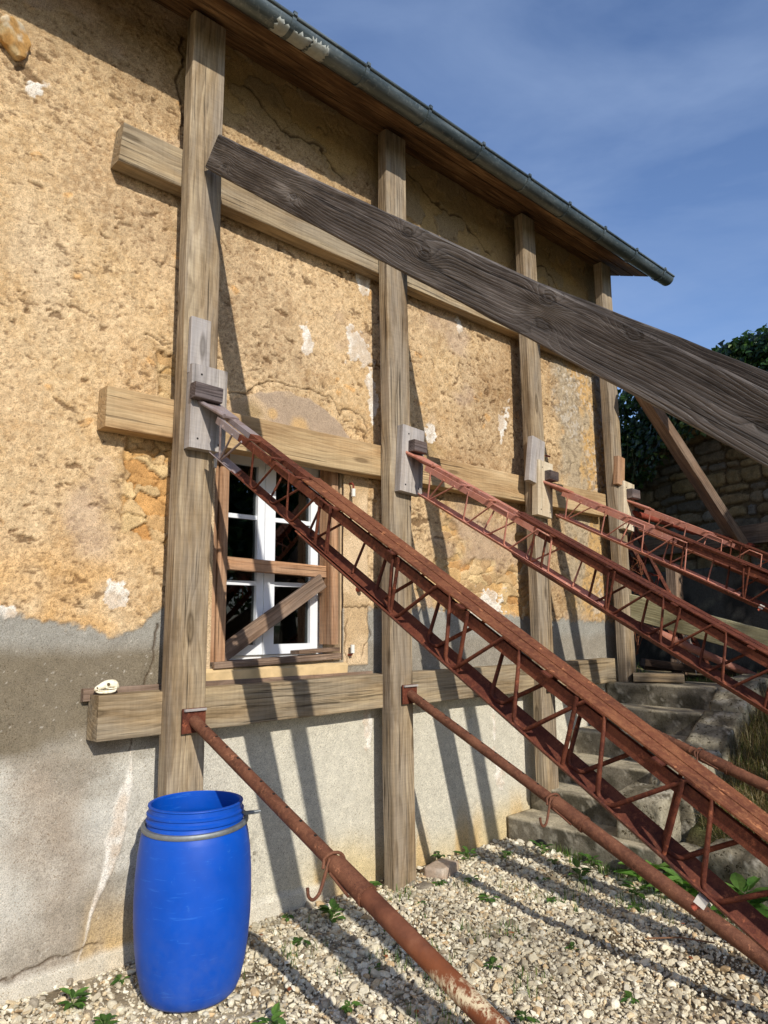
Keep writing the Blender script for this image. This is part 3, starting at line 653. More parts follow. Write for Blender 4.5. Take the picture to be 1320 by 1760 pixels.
# ------------------------------------------------------------------ window
def window():
    yb = 3.70
    w = empty('window', (0, 0, 0)); w.parent = house; w.location = (2.45-3.0, yb-D, 1.4)
    M_glass = NT('window_glass'); M_glass.b.inputs['Base Color'].default_value = (.75, .85, .82, 1)
    tr = M_glass.new('ShaderNodeBsdfTransparent'); tr.inputs[0].default_value = (.42, .44, .43, 1); gl = M_glass.new('ShaderNodeBsdfGlossy'); gl.inputs['Roughness'].default_value = .01
    fr = M_glass.new('ShaderNodeFresnel'); fr.inputs[0].default_value = 1.5; mx = M_glass.new('ShaderNodeMixShader')
    nb = M_glass.bump(M_glass.noise(M_glass.tc.outputs['Object'], 3, 2), .05, .01); M_glass.l.new(nb, gl.inputs['Normal'])
    M_glass.l.new(M_glass.math('MULTIPLY', fr.outputs[0], 1.4), mx.inputs[0]); M_glass.l.new(tr.outputs[0], mx.inputs[1]); M_glass.l.new(gl.outputs[0], mx.inputs[2]); M_glass.l.new(mx.outputs[0], M_glass.n['Material Output'].inputs[0])
    b = MB(); y0, y1 = yb+.004, yb+.07
    b.box((2.0, y0, 1.385), (2.065, y1, 2.66)); b.box((2.842, y0, 1.385), (2.90, y1, 2.66)); b.box((2.065, y0, 1.385), (2.842, y1, 1.42)); b.box((2.065, y0, 2.61), (2.842, y1, 2.66))
    b.obj('frame', M_white, w)
    for (xa, xb) in ((2.068, 2.440), (2.452, 2.840)):
        s = MB(); ya, yc = yb-.018, yb+.035; st = .058
        s.box((xa, ya, 1.424), (xa+st, yc, 2.606)); s.box((xb-st, ya, 1.424), (xb, yc, 2.606)); s.box((xa+st, ya, 1.424), (xb-st, yc, 1.482)); s.box((xa+st, ya, 2.55), (xb-st, yc, 2.606))
        sa = s.obj('sash', M_white, w)
        for z in (1.842, 2.236):
            s = MB(); s.box((xa+st-.001, ya+.008, z-.013), (xb-st+.001, yc-.004, z+.013)); s.obj('glazing_bar', M_white, w)
        s = MB(); s.box((xa+st-.006, yb+.006, 1.476), (xb-st+.006, yb+.012, 2.556)); s.obj('glass', M_glass.m, w)
    s = MB(); s.box((2.428, yb-.030, 1.424), (2.468, yb-.0185, 2.606)); s.obj('meeting_strip', M_white, w)
    # sill and lintel stone
    b = MB(); rs = random.Random(2)
    sec = [(3.488, 1.298), (3.484, 1.352), (3.50, 1.366), (3.70, 1.378), (3.70, 1.298)]
    V = []; n = 12
    for i in range(n+1):
        x = 1.945+(2.925-1.945)*i/n
        for y, z in sec: V.append((x, y+rs.uniform(-.003, .003), z+rs.uniform(-.003, .003)))
    F = []
    for i in range(n):
        for k in range(5): q = (k+1) % 5; F.append((i*5+k, i*5+q, (i+1)*5+q, (i+1)*5+k))
    F += [tuple(range(5)), tuple(n*5+k for k in range(5))]
    b.add(V, F); fixnormals(b.obj('window_sill', plain('sill_stone', srgb(206, 178, 132), .9, .25, 9, bumpd=.005), house))
    # dark green bundle of cloth standing on the inner sill behind the left sash
    V = []; F = []; n, m = 30, 22
    for i in range(n+1):
        for k in range(m+1):
            u = i/n; v = k/m; x = 2.13+.30*u; z = 1.9+.36*v; y = 3.86+.03*math.sin(u*17+v*5)+.02*math.sin(v*21-u*9)+.05*abs(u-.5)
            V.append((x, y, z-.04*math.sin(u*math.pi)))
    for i in range(n):
        for k in range(m): a = i*(m+1)+k; F.append((a, a+1, a+m+2, a+m+1))
    t = NT('green_cloth'); P = t.tc.outputs['Object']; col = t.ramp(t.wave(t.map(P, (1, 1, 1)), 5, 6, 2, 1.2, 'BANDS', 'SIN', 'Z'), [(.45, srgb(18, 50, 38)), (.9, srgb(24, 66, 48)), (.97, srgb(120, 150, 120))])
    mt = t.done(col, .8)
    b = MB(); b.add(V, F); o = b.obj('green_cloth', mt, None, (2.28, 3.86, 1.9), True); o.modifiers.new('s', 'SOLIDIFY').thickness = .004
    tag(o, 'crumpled dark green cloth hanging behind the left window panes', 'cloth')
    # shutter hinge pins left in the stone
    for x, z, fl in ((2.952, 2.44, 1), (2.945, 1.46, -1), (1.955, 2.485, 1)):
        h = MB(); h.tube([(x, 3.51, z+.05*fl), (x, 3.475, z+.05*fl), (x, 3.462, z+.035*fl), (x, 3.462, z-.03)], .006, 8)
        hp = autosmooth(h.obj('hinge_pin', M_tubered, house)); h = MB(); h.tube([(x, 3.462, z+.012), (x, 3.462, z-.038)], .0135, 12); autosmooth(h.obj('pin_sleeve', M_ceram, hp))
    h = MB(); h.tube([(3.02, 3.52, 1.815), (3.02, 3.46, 1.818)], .016, 10); h.obj('iron_stub', M_tubered, house)
    h = MB(); h.tube([(5.05, 3.52, 3.02), (5.12, 3.43, 2.99)], .008, 8); h.obj('iron_stub', M_tubered, house)
window()

def timber_brace():
    r = empty('window_brace', (2.43, 3.56, 1.4)); tag(r, 'reddish timber bracing frame wedged inside the window opening', 'timber brace', None)
    beam('jamb_timber', (2.062, 3.59, 1.392), (2.060, 3.59, 2.60), .058, .13, M_brace, parent=r)
    beam('jamb_lath', (2.012, 3.552, 1.40), (2.006, 3.552, 2.52), .028, .05, M_brace, parent=r)
    beam('jamb_timber', (2.858, 3.59, 1.475), (2.858, 3.59, 2.60), .052, .13, M_brace, parent=r)
    beam('cross_board', (2.09, 3.600, 1.943), (2.832, 3.600, 1.923), .074, .034, M_brace, side=(0, 0, 1), parent=r)
    beam('diagonal_board', (2.085, 3.572, 1.43), (2.79, 3.572, 1.865), .092, .03, M_brown, side=(-.5, 0, 1), parent=r)
    beam('bottom_board', (2.0, 3.53, 1.383), (2.87, 3.53, 1.408), .036, .10, M_brown, side=(0, 0, 1), parent=r)
    beam('packing_strip', (2.56, 3.535, 1.435), (2.868, 3.535, 1.444), .022, .09, M_brown, side=(0, 0, 1), parent=r)
timber_brace()

M_hole = plain('hole_dark', (.01, .008, .007), .9)
# ------------------------------------------------------------------ timber frame
LY = 3.45                                                      # ledger centre (0.105 thick)
def ledgers():
    g = 'horizontal ledger beams bolted along the house wall'
    o = beam('ledger_beam', (1.328, LY-.004, 4.066), (5.92, LY-.004, 4.066), .104, .222, M_ledger_old, side=(0, 1, 0), amp=.003, skew=(.02, 0)); tag(o, 'highest of the three horizontal ledger beams, crossed by the dark raking plank', 'beam', g)
    o = beam('ledger_beam', (1.322, LY-.004, 2.652), (5.92, LY-.004, 2.652), .104, .206, M_ledger, side=(0, 1, 0), amp=.003); tag(o, 'middle honey coloured ledger beam running just above the window', 'beam', g)
    o = beam('ledger_beam', (1.350, LY-.014, 1.184), (5.90, LY-.014, 1.184), .122, .203, M_ledger_old, side=(0, 1, 0), amp=.003); tag(o, 'lowest ledger beam under the window sill, cracked, with a small skull on its end', 'beam', g)
    o = beam('backing_plank', (1.318, 3.49, 1.278), (3.12, 3.49, 1.276), .03, .06, M_brown, side=(0, 1, 0)); tag(o, 'thin grey packing plank between the lowest ledger and the wall', 'plank')
ledgers()
PX = [(1.760, .198, 0.0), (3.222, .194, 0.0), (4.772, .178, .36), (6.035, .172, 1.10)]
def posts():
    lab = ['tall weathered post behind the blue barrel, nearest the camera', 'second tall post, just right of the window, standing beside a loose brick', 'third tall post, its foot on the second concrete step', 'last tall post at the house corner, its foot at the top of the stairs']
    for k, (x, w, z0) in enumerate(PX):
        dx = (-.004, -.012, -.01, -.035)[k]
        o = beam('timber_post', (x+dx*0, 3.346 if k else 3.346, z0-.02), (x+(.004, -.01, -.012, -.045)[k], 3.346, 4.985), w, .086, M_post, side=(1, 0, 0), amp=.003, ch=.006)
        tag(o, lab[k], 'post', 'vertical timber posts against the house wall')
posts()

def pads():
    """boards against each post that take the head of the steel shore"""
    spec = [(1.792, 2.70, .205, .44, .02, M_pad, (1.757, 2.765, .155, .08), (1.745, 3.03, .115, .30, 0), 'grey board with dark cleat on the nearest post, above the window corner'),
            (3.275, 2.65, .20, .44, .21, M_pad, (3.29, 2.735, .115, .075), None, 'tilted pale grey board with short cleat on the second post'),
            (4.755, 2.64, .195, .44, .22, M_padnew, (4.80, 2.745, .11, .075), (4.665, 2.86, .17, .36, .30), 'pale new board with dark cleat and leaning wedge on the third post'),
            (6.06, 2.64, .19, .44, .27, M_padnew, (6.09, 2.75, .14, .085), (5.98, 2.96, .12, .26, .12), 'pale upright board with cleat and reddish wedge on the last post')]
    for k, (x, z, w, hh, tilt, mt, cl, wd, lab) in enumerate(spec):
        r = empty('bearing_board', (x, 3.30, z-hh/2)); tag(r, lab, 'board', 'bearing boards nailed to the posts')
        T = tilt*.36
        A = (x-T*hh/2, 3.272, z-hh/2); B = (x+T*hh/2, 3.272, z+hh/2)
        beam('board', A, B, w, .06, mt, side=(1, 0, 0), parent=r, amp=.001)
        beam('cleat', (cl[0]-cl[2]/2, 3.212, cl[1]+.002), (cl[0]+cl[2]/2, 3.212, cl[1]-.004), .058, cl[3], M_block, side=(0, 1, 0), parent=r, amp=.001)
        for sx_, sz_ in ((-.06, -.17), (.06, -.185), (-.05, .17)):
            b = MB(); p = Vector((x+sx_+T*sz_, 3.243, z+sz_)); b.tube([p, p+Vector((0, -.003, 0))], .0055, 8); b.obj('nail', M_hole, r)
        if wd:
            beam('wedge', (wd[0]-wd[4]*.05, 3.286, wd[1]-wd[3]/2), (wd[0]+wd[4]*.15, 3.280, wd[1]+wd[3]/2), wd[2], .03 if k == 0 else .05, (M_pad, M_pad, M_pad, M_brace)[k], side=(1, 0, 0), parent=r, amp=.001)
pads()

# ------------------------------------------------------------------ steel lattice shores
def lattice_shore(H, t, L, mats, label, so=1.02, greylen=0.38, inner_scale=1.0):
    """H = head on the top plane; t = fall per metre out from the wall; L = length along the shore"""
    th = math.atan(t); d = Vector((0, -math.cos(th), -math.sin(th))); nn = Vector((0, -math.sin(th), math.cos(th))); H = Vector(H); X = Vector((1, 0, 0))
    P = lambda s, l, n: H+d*s+X*l+nn*n
    m_out, m_in, m_tip, m_top = mats
    foot = P(L, 0, -.12); r = empty('lattice_shore', (foot.x, foot.y, max(0, foot.z-.05))); tag(r, label, 'steel shore', 'rusty steel lattice shores propping the house')
    Lsec = lambda a, b, th_=.005: [(0, 0), (a, 0), (a, -th_), (th_, -th_), (th_, -b), (0, -b)]
    # outer section: far top plate, near angle, bottom V angle
    def ch(sec, s0, s1, l, n, mat, name, fx=1):
        b = MB(); b.sweep([(a*fx, c) for a, c in sec], P(s0, l, n), P(s1, l, n), X, nn, 1); o = fixnormals(b.obj(name, mat, r)); return o
    ch([(0, 0), (.058, 0), (.058, -.005), (0, -.005)], so-.06, L, -.046, .0005, m_top, 'top_plate')
    ch([(0, 0), (.058, 0), (.058, -.042), (.053, -.042), (.053, -.005), (0, -.005)], so-.10, L, .0135, .003, m_top, 'top_angle')
    ch(Lsec(.016, .036), so+.06, L, -.034, -.020, m_out, 'side_angle')
    V45 = [(0, 0), (.042, .042), (.038, .046), (0, .0085), (-.034, .030), (-.038, .026)]
    ch(V45, so, L, 0, -.236, m_out, 'bottom_angle')
    # bent lacing bars, two zigzags half a bay apart
    per = .315
    def zig(l0, l1, ph, mat, rad_):
        pts = []; s = so+.06+ph; k = 0
        while s < L-.2:
            pts += [P(s-.045, l0, -.012), P(s+.035, l1, -.222)] if False else []
            pts.append(P(s-.105, l0, -.012)); pts.append(P(s+.0, l1, -.218)); pts.append(P(s+.175, l0, -.012)); s += per; k += 1
        b = MB(); b.tube(tubepath(pts, .045, 5), .0068, 8); return autosmooth(b.obj('lacing_bar', mat, r), 60)
    zig(-.060, -.012, .60-.005-.0, m_out, 1) if False else None
    s0 = so+.04
    def zig2(l0, l1, first, mat):
        pts = []; s = first
        while s < L-.2:
            pts += [P(s-.082, l0, -.006), P(s-.012, l1, -.214), P(s+.03, l1, -.214), P(s+.168, l0, -.006)]; s += per
        b = MB(); b.tube(tubepath(pts, [.002, .04, .04, .002]*(len(pts)//4), 4), .0068, 8); return autosmooth(b.obj('lacing_bar', mat, r), 60)
    zig2(-.040, -.016, 1.676+so-1.02, m_out); zig2(.060, .014, 1.55+so-1.02-.0, m_out)
    for s in (1.13, 1.21, 1.655, 2.02, 2.468, 2.80, 3.25, 3.7):
        s += so-1.02
        if s < L-.1:
            b = MB(); b.tube([P(s-.02, -.042, -.012), P(s+.015, -.012, -.214)], .0066, 8); autosmooth(b.obj('lacing_bar', m_out, r), 60)
    # end plates across the outer section
    k = 0; s = so+.2
    while s < min(L, 4.4):
        b = MB(); b.sweep([(-.066, -.006), (.066, -.006), (.066, -.011), (-.066, -.011)], P(s, 0, 0), P(s+.03, 0, 0), X, nn); b.obj('tie_plate', m_out, r); s += .37
    # inner section slides out of the outer one
    Li = so+.55
    segs = [(.10, greylen, m_tip), (greylen, Li, m_in)]
    for a, c, mt in segs:
        if c <= a: continue
        ch([(0, 0), (.052, 0), (.052, -.034), (.046, -.034), (.046, -.004), (.006, -.004), (.006, -.026), (0, -.026)], a-.002 if a > .15 else -.10, c, .012, .0-.004, mt, 'inner_top_angle')
        ch(Lsec(.014, .034, .004), a+.03 if a < .15 else a-.002, min(c, so+.12), -.042, -.016, mt, 'inner_side_angle')
        ch([(a_*.72, b_*.72+.004) for a_, b_ in V45], a+.03 if a < .15 else a-.002, c+(.06 if c > .5 else 0), 0, -.226, mt, 'inner_bottom_angle')
    zz = [(.20, 0), (.215, 1), (.225, 1), (.33, 0)]
    b = MB(); b.tube(tubepath([P(.19, -.044, -.04), P(.215, -.008, -.205)], .01), .0055, 8); b.tube([P(.32, -.044, -.04), P(.222, -.008, -.205)], .0055, 8); b.tube([P(.42, -.044, -.04), P(.232, -.008, -.205)], .0055, 8)
    autosmooth(b.obj('inner_lacing_bar', m_tip, r), 60)
    for l0, l1, o_ in ((-.044, -.008, 0.0), (.052, .008, .16)):
        pts = [P(.538+o_, l0, -.028), P(.55+o_, l1, -.205), P(.59+o_, l1, -.205), P(.745+o_, l0, -.020), P(.862+o_, l0, -.020), P(.895+o_, l1, -.205), P(.94+o_, l1, -.205), P(1.09+o_, l0, -.020), P(1.19+o_, l0, -.020), P(1.23+o_, l1, -.205)]
        b = MB(); b.tube(tubepath(pts, [.002, .02, .02, .002, .002, .02, .02, .002, .002, .02], 3), .0055, 8); autosmooth(b.obj('inner_lacing_bar', m_in, r), 60)
    for s in (.47, .70, .92):
        b = MB(); b.sweep([(-.058, -.004), (.056, -.004), (.056, -.009), (-.058, -.009)], P(s, 0, 0), P(s+.018, 0, 0), X, nn); b.obj('tie_plate', m_in, r)
    # pointed head plate that bites under the cleat
    b = MB(); V = [P(-.075, -.07, .006), P(-.075, .06, .006), P(.16, .06, .004), P(.16, -.02, .004), P(-.075, -.07, -.006), P(-.075, .06, -.006), P(.16, .06, -.006), P(.16, -.02, -.006)]
    b.add(V, [(0, 3, 2, 1), (4, 5, 6, 7), (0, 1, 5, 4), (1, 2, 6, 5), (2, 3, 7, 6), (3, 0, 4, 7)]); b.tube([P(-.06, -.07, .0), P(.17, -.030, .004)], .011, 8)
    fixnormals(b.obj('head_plate', m_tip, r))
    f = P(L, 0, -.12); b = MB(); b.box((f.x-.16, f.y-.12, 0), (f.x+.16, f.y+.14, .05)); b.obj('foot_plate', m_out, r)
    return r, P
S1 = lattice_shore((1.80, 3.2, 2.70), .62, 5.0, (M_rust, M_rust, M_greyrust, M_rustlt), 'nearest rusty lattice shore, grey at its tip, crossing in front of the window')
lattice_shore((3.285, 3.2, 2.665), .588, 5.1, (M_rust, M_rustpink, M_rustpink, M_rust), 'second lattice shore, its upper half pale pink, rising from right of the window', so=.98)
lattice_shore((4.80, 3.2, 2.672), .505, 5.6, (M_rust, M_rustpink, M_rustpink, M_rust), 'third lattice shore, leaning on the third post beyond the steps', so=1.0)
lattice_shore((6.10, 3.2, 2.665), .50, 3.6, (M_rust, M_rustpink, M_rustpink, M_rust), 'farthest lattice shore, with pitted pink top bars, leaning on the corner post', so=.85)
def clip_pin(px, label):
    b = MB(); x, y, z = px
    b.box((x-.012, y-.013, z-.011), (x+.012, y+.013, z+.011)); o = b.obj('spacer_block', M_ceram, None, px)
    for v in o.data.vertices: pass
    o.rotation_euler = (rad(32), 0, rad(8))
    c = MB(); c.tube([(x, y, z-.01), (x-.003, y+.008, z-.028)], .008, 10); wp = c.obj('bolt_end', M_tubered, o)
    # child of a rotated root: keep it in the root's own axes
    wp.location = (0, 0, 0)
    tag(o, label, 'bolt block', 'pale bolt blocks on the lower edges of the lattice shores')
clip_pin((1.78, .828, .952), 'rust stained white block on a bolt under the nearest lattice shore')
clip_pin((4.78, 1.72, 1.685), 'small pale block on a bolt under the third lattice shore')

# ------------------------------------------------------------------ dark raking planks
def raker(x, zb, slope, depth, thick, L, label, taper=1.0, mat=None):
    th = math.atan(slope); y0 = 3.298
    d = Vector((0, -math.cos(th), -math.sin(th))); n = Vector((0, -math.sin(th), math.cos(th)))
    A = Vector((x, y0, zb))+n*depth/2-d*.0; B = A+d*L
    A = A+d*.035
    o = beam('raking_plank', A, B, thick, depth, mat or M_dark, side=(1, 0, 0), amp=.003, ch=.006, taper=taper, skew=(.035, 0), seg=.15)
    tag(o, label, 'plank', 'dark timber raking planks leaning on the posts'); return o
raker(1.778, 4.062, .790, .186, .076, 6.4, 'large dark weathered plank crossing the whole view, nearest the camera', .64)
raker(3.262, 4.03, .728, .205, .076, 6.6, 'second dark raking plank, showing just above the nearest one at the right', mat=M_dark2)
raker(4.81, 4.03, .74, .20, .075, 4.6, 'third raking plank, mostly hidden behind the nearest dark planks', mat=M_dark2)
raker(6.05, 4.03, .74, .20, .075, 4.4, 'farthest raking plank, leaning on the corner post', mat=M_dark2)
def strut():
    o = beam('knee_strut', (5.98, 3.08, 3.78), (7.13, 2.72, 2.33), .075, .19, M_brown, side=(.62, -.55, .5), amp=.002); tag(o, 'brown sloping strut between the raking planks and the rubble wall', 'strut')
    d = Vector((.37, .93, 0)).normalized(); a = Vector((8.0, 4.0, 0))+Vector((-.93, .37, 0))*.07
    A = a+d*.75; B = a-d*3.4
    o = beam('wall_plate_beam', (A.x, A.y, 2.44), (B.x, B.y, 2.42), .10, .19, M_brown, side=(.93, -.37, 0), amp=.003); tag(o, 'long horizontal timber fixed to the rubble wall behind the strut', 'beam')
strut()

# ------------------------------------------------------------------ tubular props
def prop(Hd, Ft, s_col, label, r1=.028, r2=.0345, m1=None, hook=True, plate=True, paintband=None):
    Hd = Vector(Hd); Ft = Vector(Ft); d = (Ft-Hd).normalized(); L = (Ft-Hd).length; m1 = m1 or M_tube
    r = empty('adjustable_prop', (Ft.x, Ft.y, Ft.z)); tag(r, label, 'steel prop', 'rusty adjustable tube props')
    b = MB(); b.tube([Hd, Hd+d*(s_col+.25)], r1, 24); tb = autosmooth(b.obj('inner_tube', m1, r), 50)
    b = MB(); b.tube([Hd+d*s_col, Hd+d*(s_col+.18)], r2+.004, 24); b.tube([Hd+d*(s_col+.17), Hd+d*(s_col+.185)], r2+.007, 24); autosmooth(b.obj('collar', m1, r), 50)
    b = MB(); b.tube([Hd+d*(s_col+.185), Ft], r2, 24); o = autosmooth(b.obj('outer_tube', paintband or m1, r), 50)
    side = Vector((1, 0, 0)); side = (side-d*side.dot(d)).normalized(); upv = side.cross(d)
    if upv.z < 0: upv = -upv
    # pin holes as short dark plugs along the inner tube
    s = .12
    while s < s_col-.05:
        b = MB(); c = Hd+d*s+upv*(r1-.0035); b.tube([c, c+upv*.0045], .0065, 8); s += .10; b.obj('pin_hole', M_hole, tb)
    if hook:
        c0 = Hd+d*(s_col-.012); b = MB(); pts = []
        for k in range(13):
            a = math.pi*(.9-k/12*1.35); pts.append(c0+(side*math.cos(a)+upv*math.sin(a))*(r1+.012)+d*(.004*k-.02))
        e = pts[0]
        pts = [e+Vector((-.012, -.01, -.03)), e+Vector((-.004, -.005, -.015))]+pts
        tail = [Vector((-.028, -.004, -.055)), Vector((-.047, -.008, -.082)), Vector((-.075, -.010, -.092)), Vector((-.093, -.008, -.075)), Vector((-.095, -.006, -.045))]
        q = c0-side*(r1+.004)-Vector((0, 0, .01))
        b.tube(pts, .0062, 8); b.tube(tubepath([q+Vector((.01, 0, .03))]+[q+v for v in tail], .02, 4), .0062, 8)
        b.tube([c0+d*.03-side*(r1+.012)-upv*.012, c0+d*.15-side*(r2+.010)-upv*.02], .005, 8)
        autosmooth(b.obj('pin_hook', m1, r), 60)
    if plate:
        b = MB(); b.box((Hd.x-.062, Hd.y-.002, Hd.z-.058), (Hd.x+.062, Hd.y+.006, Hd.z+.058)); pl = b.obj('head_plate', M_rust, r)
        b = MB(); b.box((Hd.x-.055, Hd.y-.016, Hd.z+.045), (Hd.x+.06, Hd.y-.002, Hd.z+.056)); b.obj('plate_lip', M_pad, pl)
    b = MB(); b.box((Ft.x-.07, Ft.y-.07, Ft.z-.004), (Ft.x+.07, Ft.y+.07, Ft.z+.006)); b.obj('foot_plate', M_rust, r)
    return r
def tubeband():
    t = NT('rusty_tube_worn_paint'); P = t.tc.outputs['Object']; n1 = t.noise(P, 7, 6, .65); n2 = t.noise(P, 60, 5, .7)
    col = t.ramp(n1, [(.3, srgb(78, 44, 30)), (.52, srgb(112, 68, 48)), (.72, srgb(140, 92, 66))])
    g = t.new('ShaderNodeSeparateXYZ'); t.l.new(P, g.inputs[0])                                   # worn cream paint band near the foot (object height)
    h = t.math('ADD', g.outputs[2], t.math('MULTIPLY', t.noise(t.map(P, (30, 30, 9)), 1.0, 4, .7), .10))
    m = t.ramp(h, [(.512, 0.0), (.532, .9), (.552, .9), (.575, 0.0)])
    m = t.math('MULTIPLY', m, t.ramp(t.noise(t.map(P, (50, 50, 18)), 1.5, 4, .7), [(.42, 0.0), (.52, 1.0)]))
    col = t.mix(t.ramp(h, [(.47, 0.0), (.51, .7), (.59, .7), (.64, 0.0)]), col, srgb(126, 70, 38))
    col = t.mix(m, col, srgb(216, 200, 164))
    return t.done(col, .75, t.bump(n2, .7, .001), spec=.3)
prop((1.785, 3.286, 1.142), (1.80, .335, 0.006), 1.165, 'nearest tube prop, with a worn pale paint band, its head on the first post', m1=M_tube, paintband=tubeband())
prop((3.262, 3.286, 1.165), (3.25, .72, 0.006), 1.145, 'second tube prop, passing under the nearest lattice shore from the second post', m1=M_tube)
prop((4.80, 3.286, 1.135), (4.66, .20, 0.10), 1.20, 'third tube prop, beside the grassy bank at the right', m1=M_tube)
prop((6.08, 3.286, 2.60), (7.28, 2.66, 2.30), .55, 'short red tube prop reaching from the corner post to the beam on the rubble wall', m1=M_tubered, hook=False, plate=False)
prop((6.10, 3.34, 1.62), (6.72, 2.52, 1.12), .25, 'short pink tube prop low on the terrace behind the corner post', m1=M_rustpink, hook=False, plate=False)

# ------------------------------------------------------------------ blue barrel
def barrel():
    C = (1.692, 3.07, .034); r = empty('barrel', C); tag(r, 'open blue plastic barrel standing on gravel against the wall', 'barrel')
    t = NT('blue_plastic'); P = t.tc.outputs['Object']
    n = t.noise(P, 5, 4, .6); sc = t.ramp(t.noise(t.map(P, (6, 6, 70), rot=(.2, .5, 0)), 1.3, 4, .6), [(.62, 0.0), (.67, 1.0)]); sc2 = t.ramp(t.noise(P, 40, 5, .75), [(.64, 0.0), (.68, 1.0)])
    col = t.ramp(n, [(.3, (.0, .060, .39)), (.7, (.0, .074, .46))])
    g = t.new('ShaderNodeSeparateXYZ'); t.l.new(P, g.inputs[0]); dust = t.math('MULTIPLY', t.ramp(g.outputs[2], [(.0, 1.0), (.12, .6), (.4, .12)]), t.ramp(t.noise(P, 18, 5, .7), [(.35, .1), (.7, .9)]))
    col = t.mix(t.math('MULTIPLY', sc, .35), col, (.03, .16, .60)); col = t.mix(t.math('MULTIPLY', sc2, .4), col, (.04, .16, .50)); col = t.mix(t.math('MULTIPLY', dust, .22), col, (.22, .24, .28))
    mt = t.done(col, t.ramp(t.noise(P, 9, 4, .6), [(.3, .40), (.7, .55)]), t.bump(t.noise(P, 4, 3, .5), .25, .01), spec=.3)
    H = .72
    prof = [(.0, .012), (.13, .012), (.150, .0), (.172, .004), (.190, .022), (.205, .06), (.220, .13), (.232, .22), (.240, .33), (.242, .42), (.240, .52), (.234, .61), (.225, .68), (.217, .718), (.208, .73),
            (.202, .74), (.200, .755), (.206, .762), (.206, .772), (.199, .780), (.198, .792), (.204, .797), (.204, .806), (.197, .812), (.196, .836), (.200, .842), (.199, .848), (.190, .850),
            (.186, .845), (.186, .76), (.190, .74), (.206, .70), (.226, .60), (.234, .42), (.222, .2), (.196, .05), (.0, .03)]
    prof = [(a*1.035, z*.955 if z < .70 else .6685+(z-.70)*.80) for a, z in prof]
    b = MB(); b.lathe(prof, C, 96); body = autosmooth(fixnormals(b.obj('body', mt, r)), 38)
    # galvanised clamp ring, slightly tilted, with its lever
    ring = MB(); cz = .700; V = []; F = []; N = 96
    sec = [(.214, -.010), (.229, -.010), (.232, -.005), (.232, .005), (.229, .010), (.214, .010)]
    for k in range(N):
        w = 2*math.pi*k/N; tilt = .012*math.cos(w-.6)
        for a, z in sec: V.append((C[0]+a*math.cos(w), C[1]+a*math.sin(w), C[2]+cz+z+tilt))
    for k in range(N):
        q = (k+1) % N
        for e in range(6): f = (e+1) % 6; F.append((k*6+e, q*6+e, q*6+f, k*6+f))
    ring.add(V, F); Mg = plain('galvanised', srgb(128, 132, 132), .55, .3, 24, .5, .0006)
    rg = autosmooth(fixnormals(ring.obj('clamp_ring', Mg, r)), 40)
    b = MB(); w = rad(-38); a = Vector((C[0]+.226*math.cos(w), C[1]+.226*math.sin(w), C[2]+.730)); tg = Vector((.86, -.40, .02)).normalized()
    X = tg; Yv = Vector((0, 0, 1)); Zv = X.cross(Yv)
    b.sweep([(-.008, -.003), (.008, -.003), (.008, .003), (-.008, .003)], a-tg*.03, a+tg*.055, Yv, Zv); b.tube([a-tg*.035+Vector((0, 0, -.012)), a-tg*.035+Vector((0, 0, .018))], .006, 8); b.tube([a+tg*.01+Zv*.006, a+tg*.06+Zv*.012+Vector((0, 0, .006))], .004, 8)
    b.obj('lever', Mg, rg)
barrel()

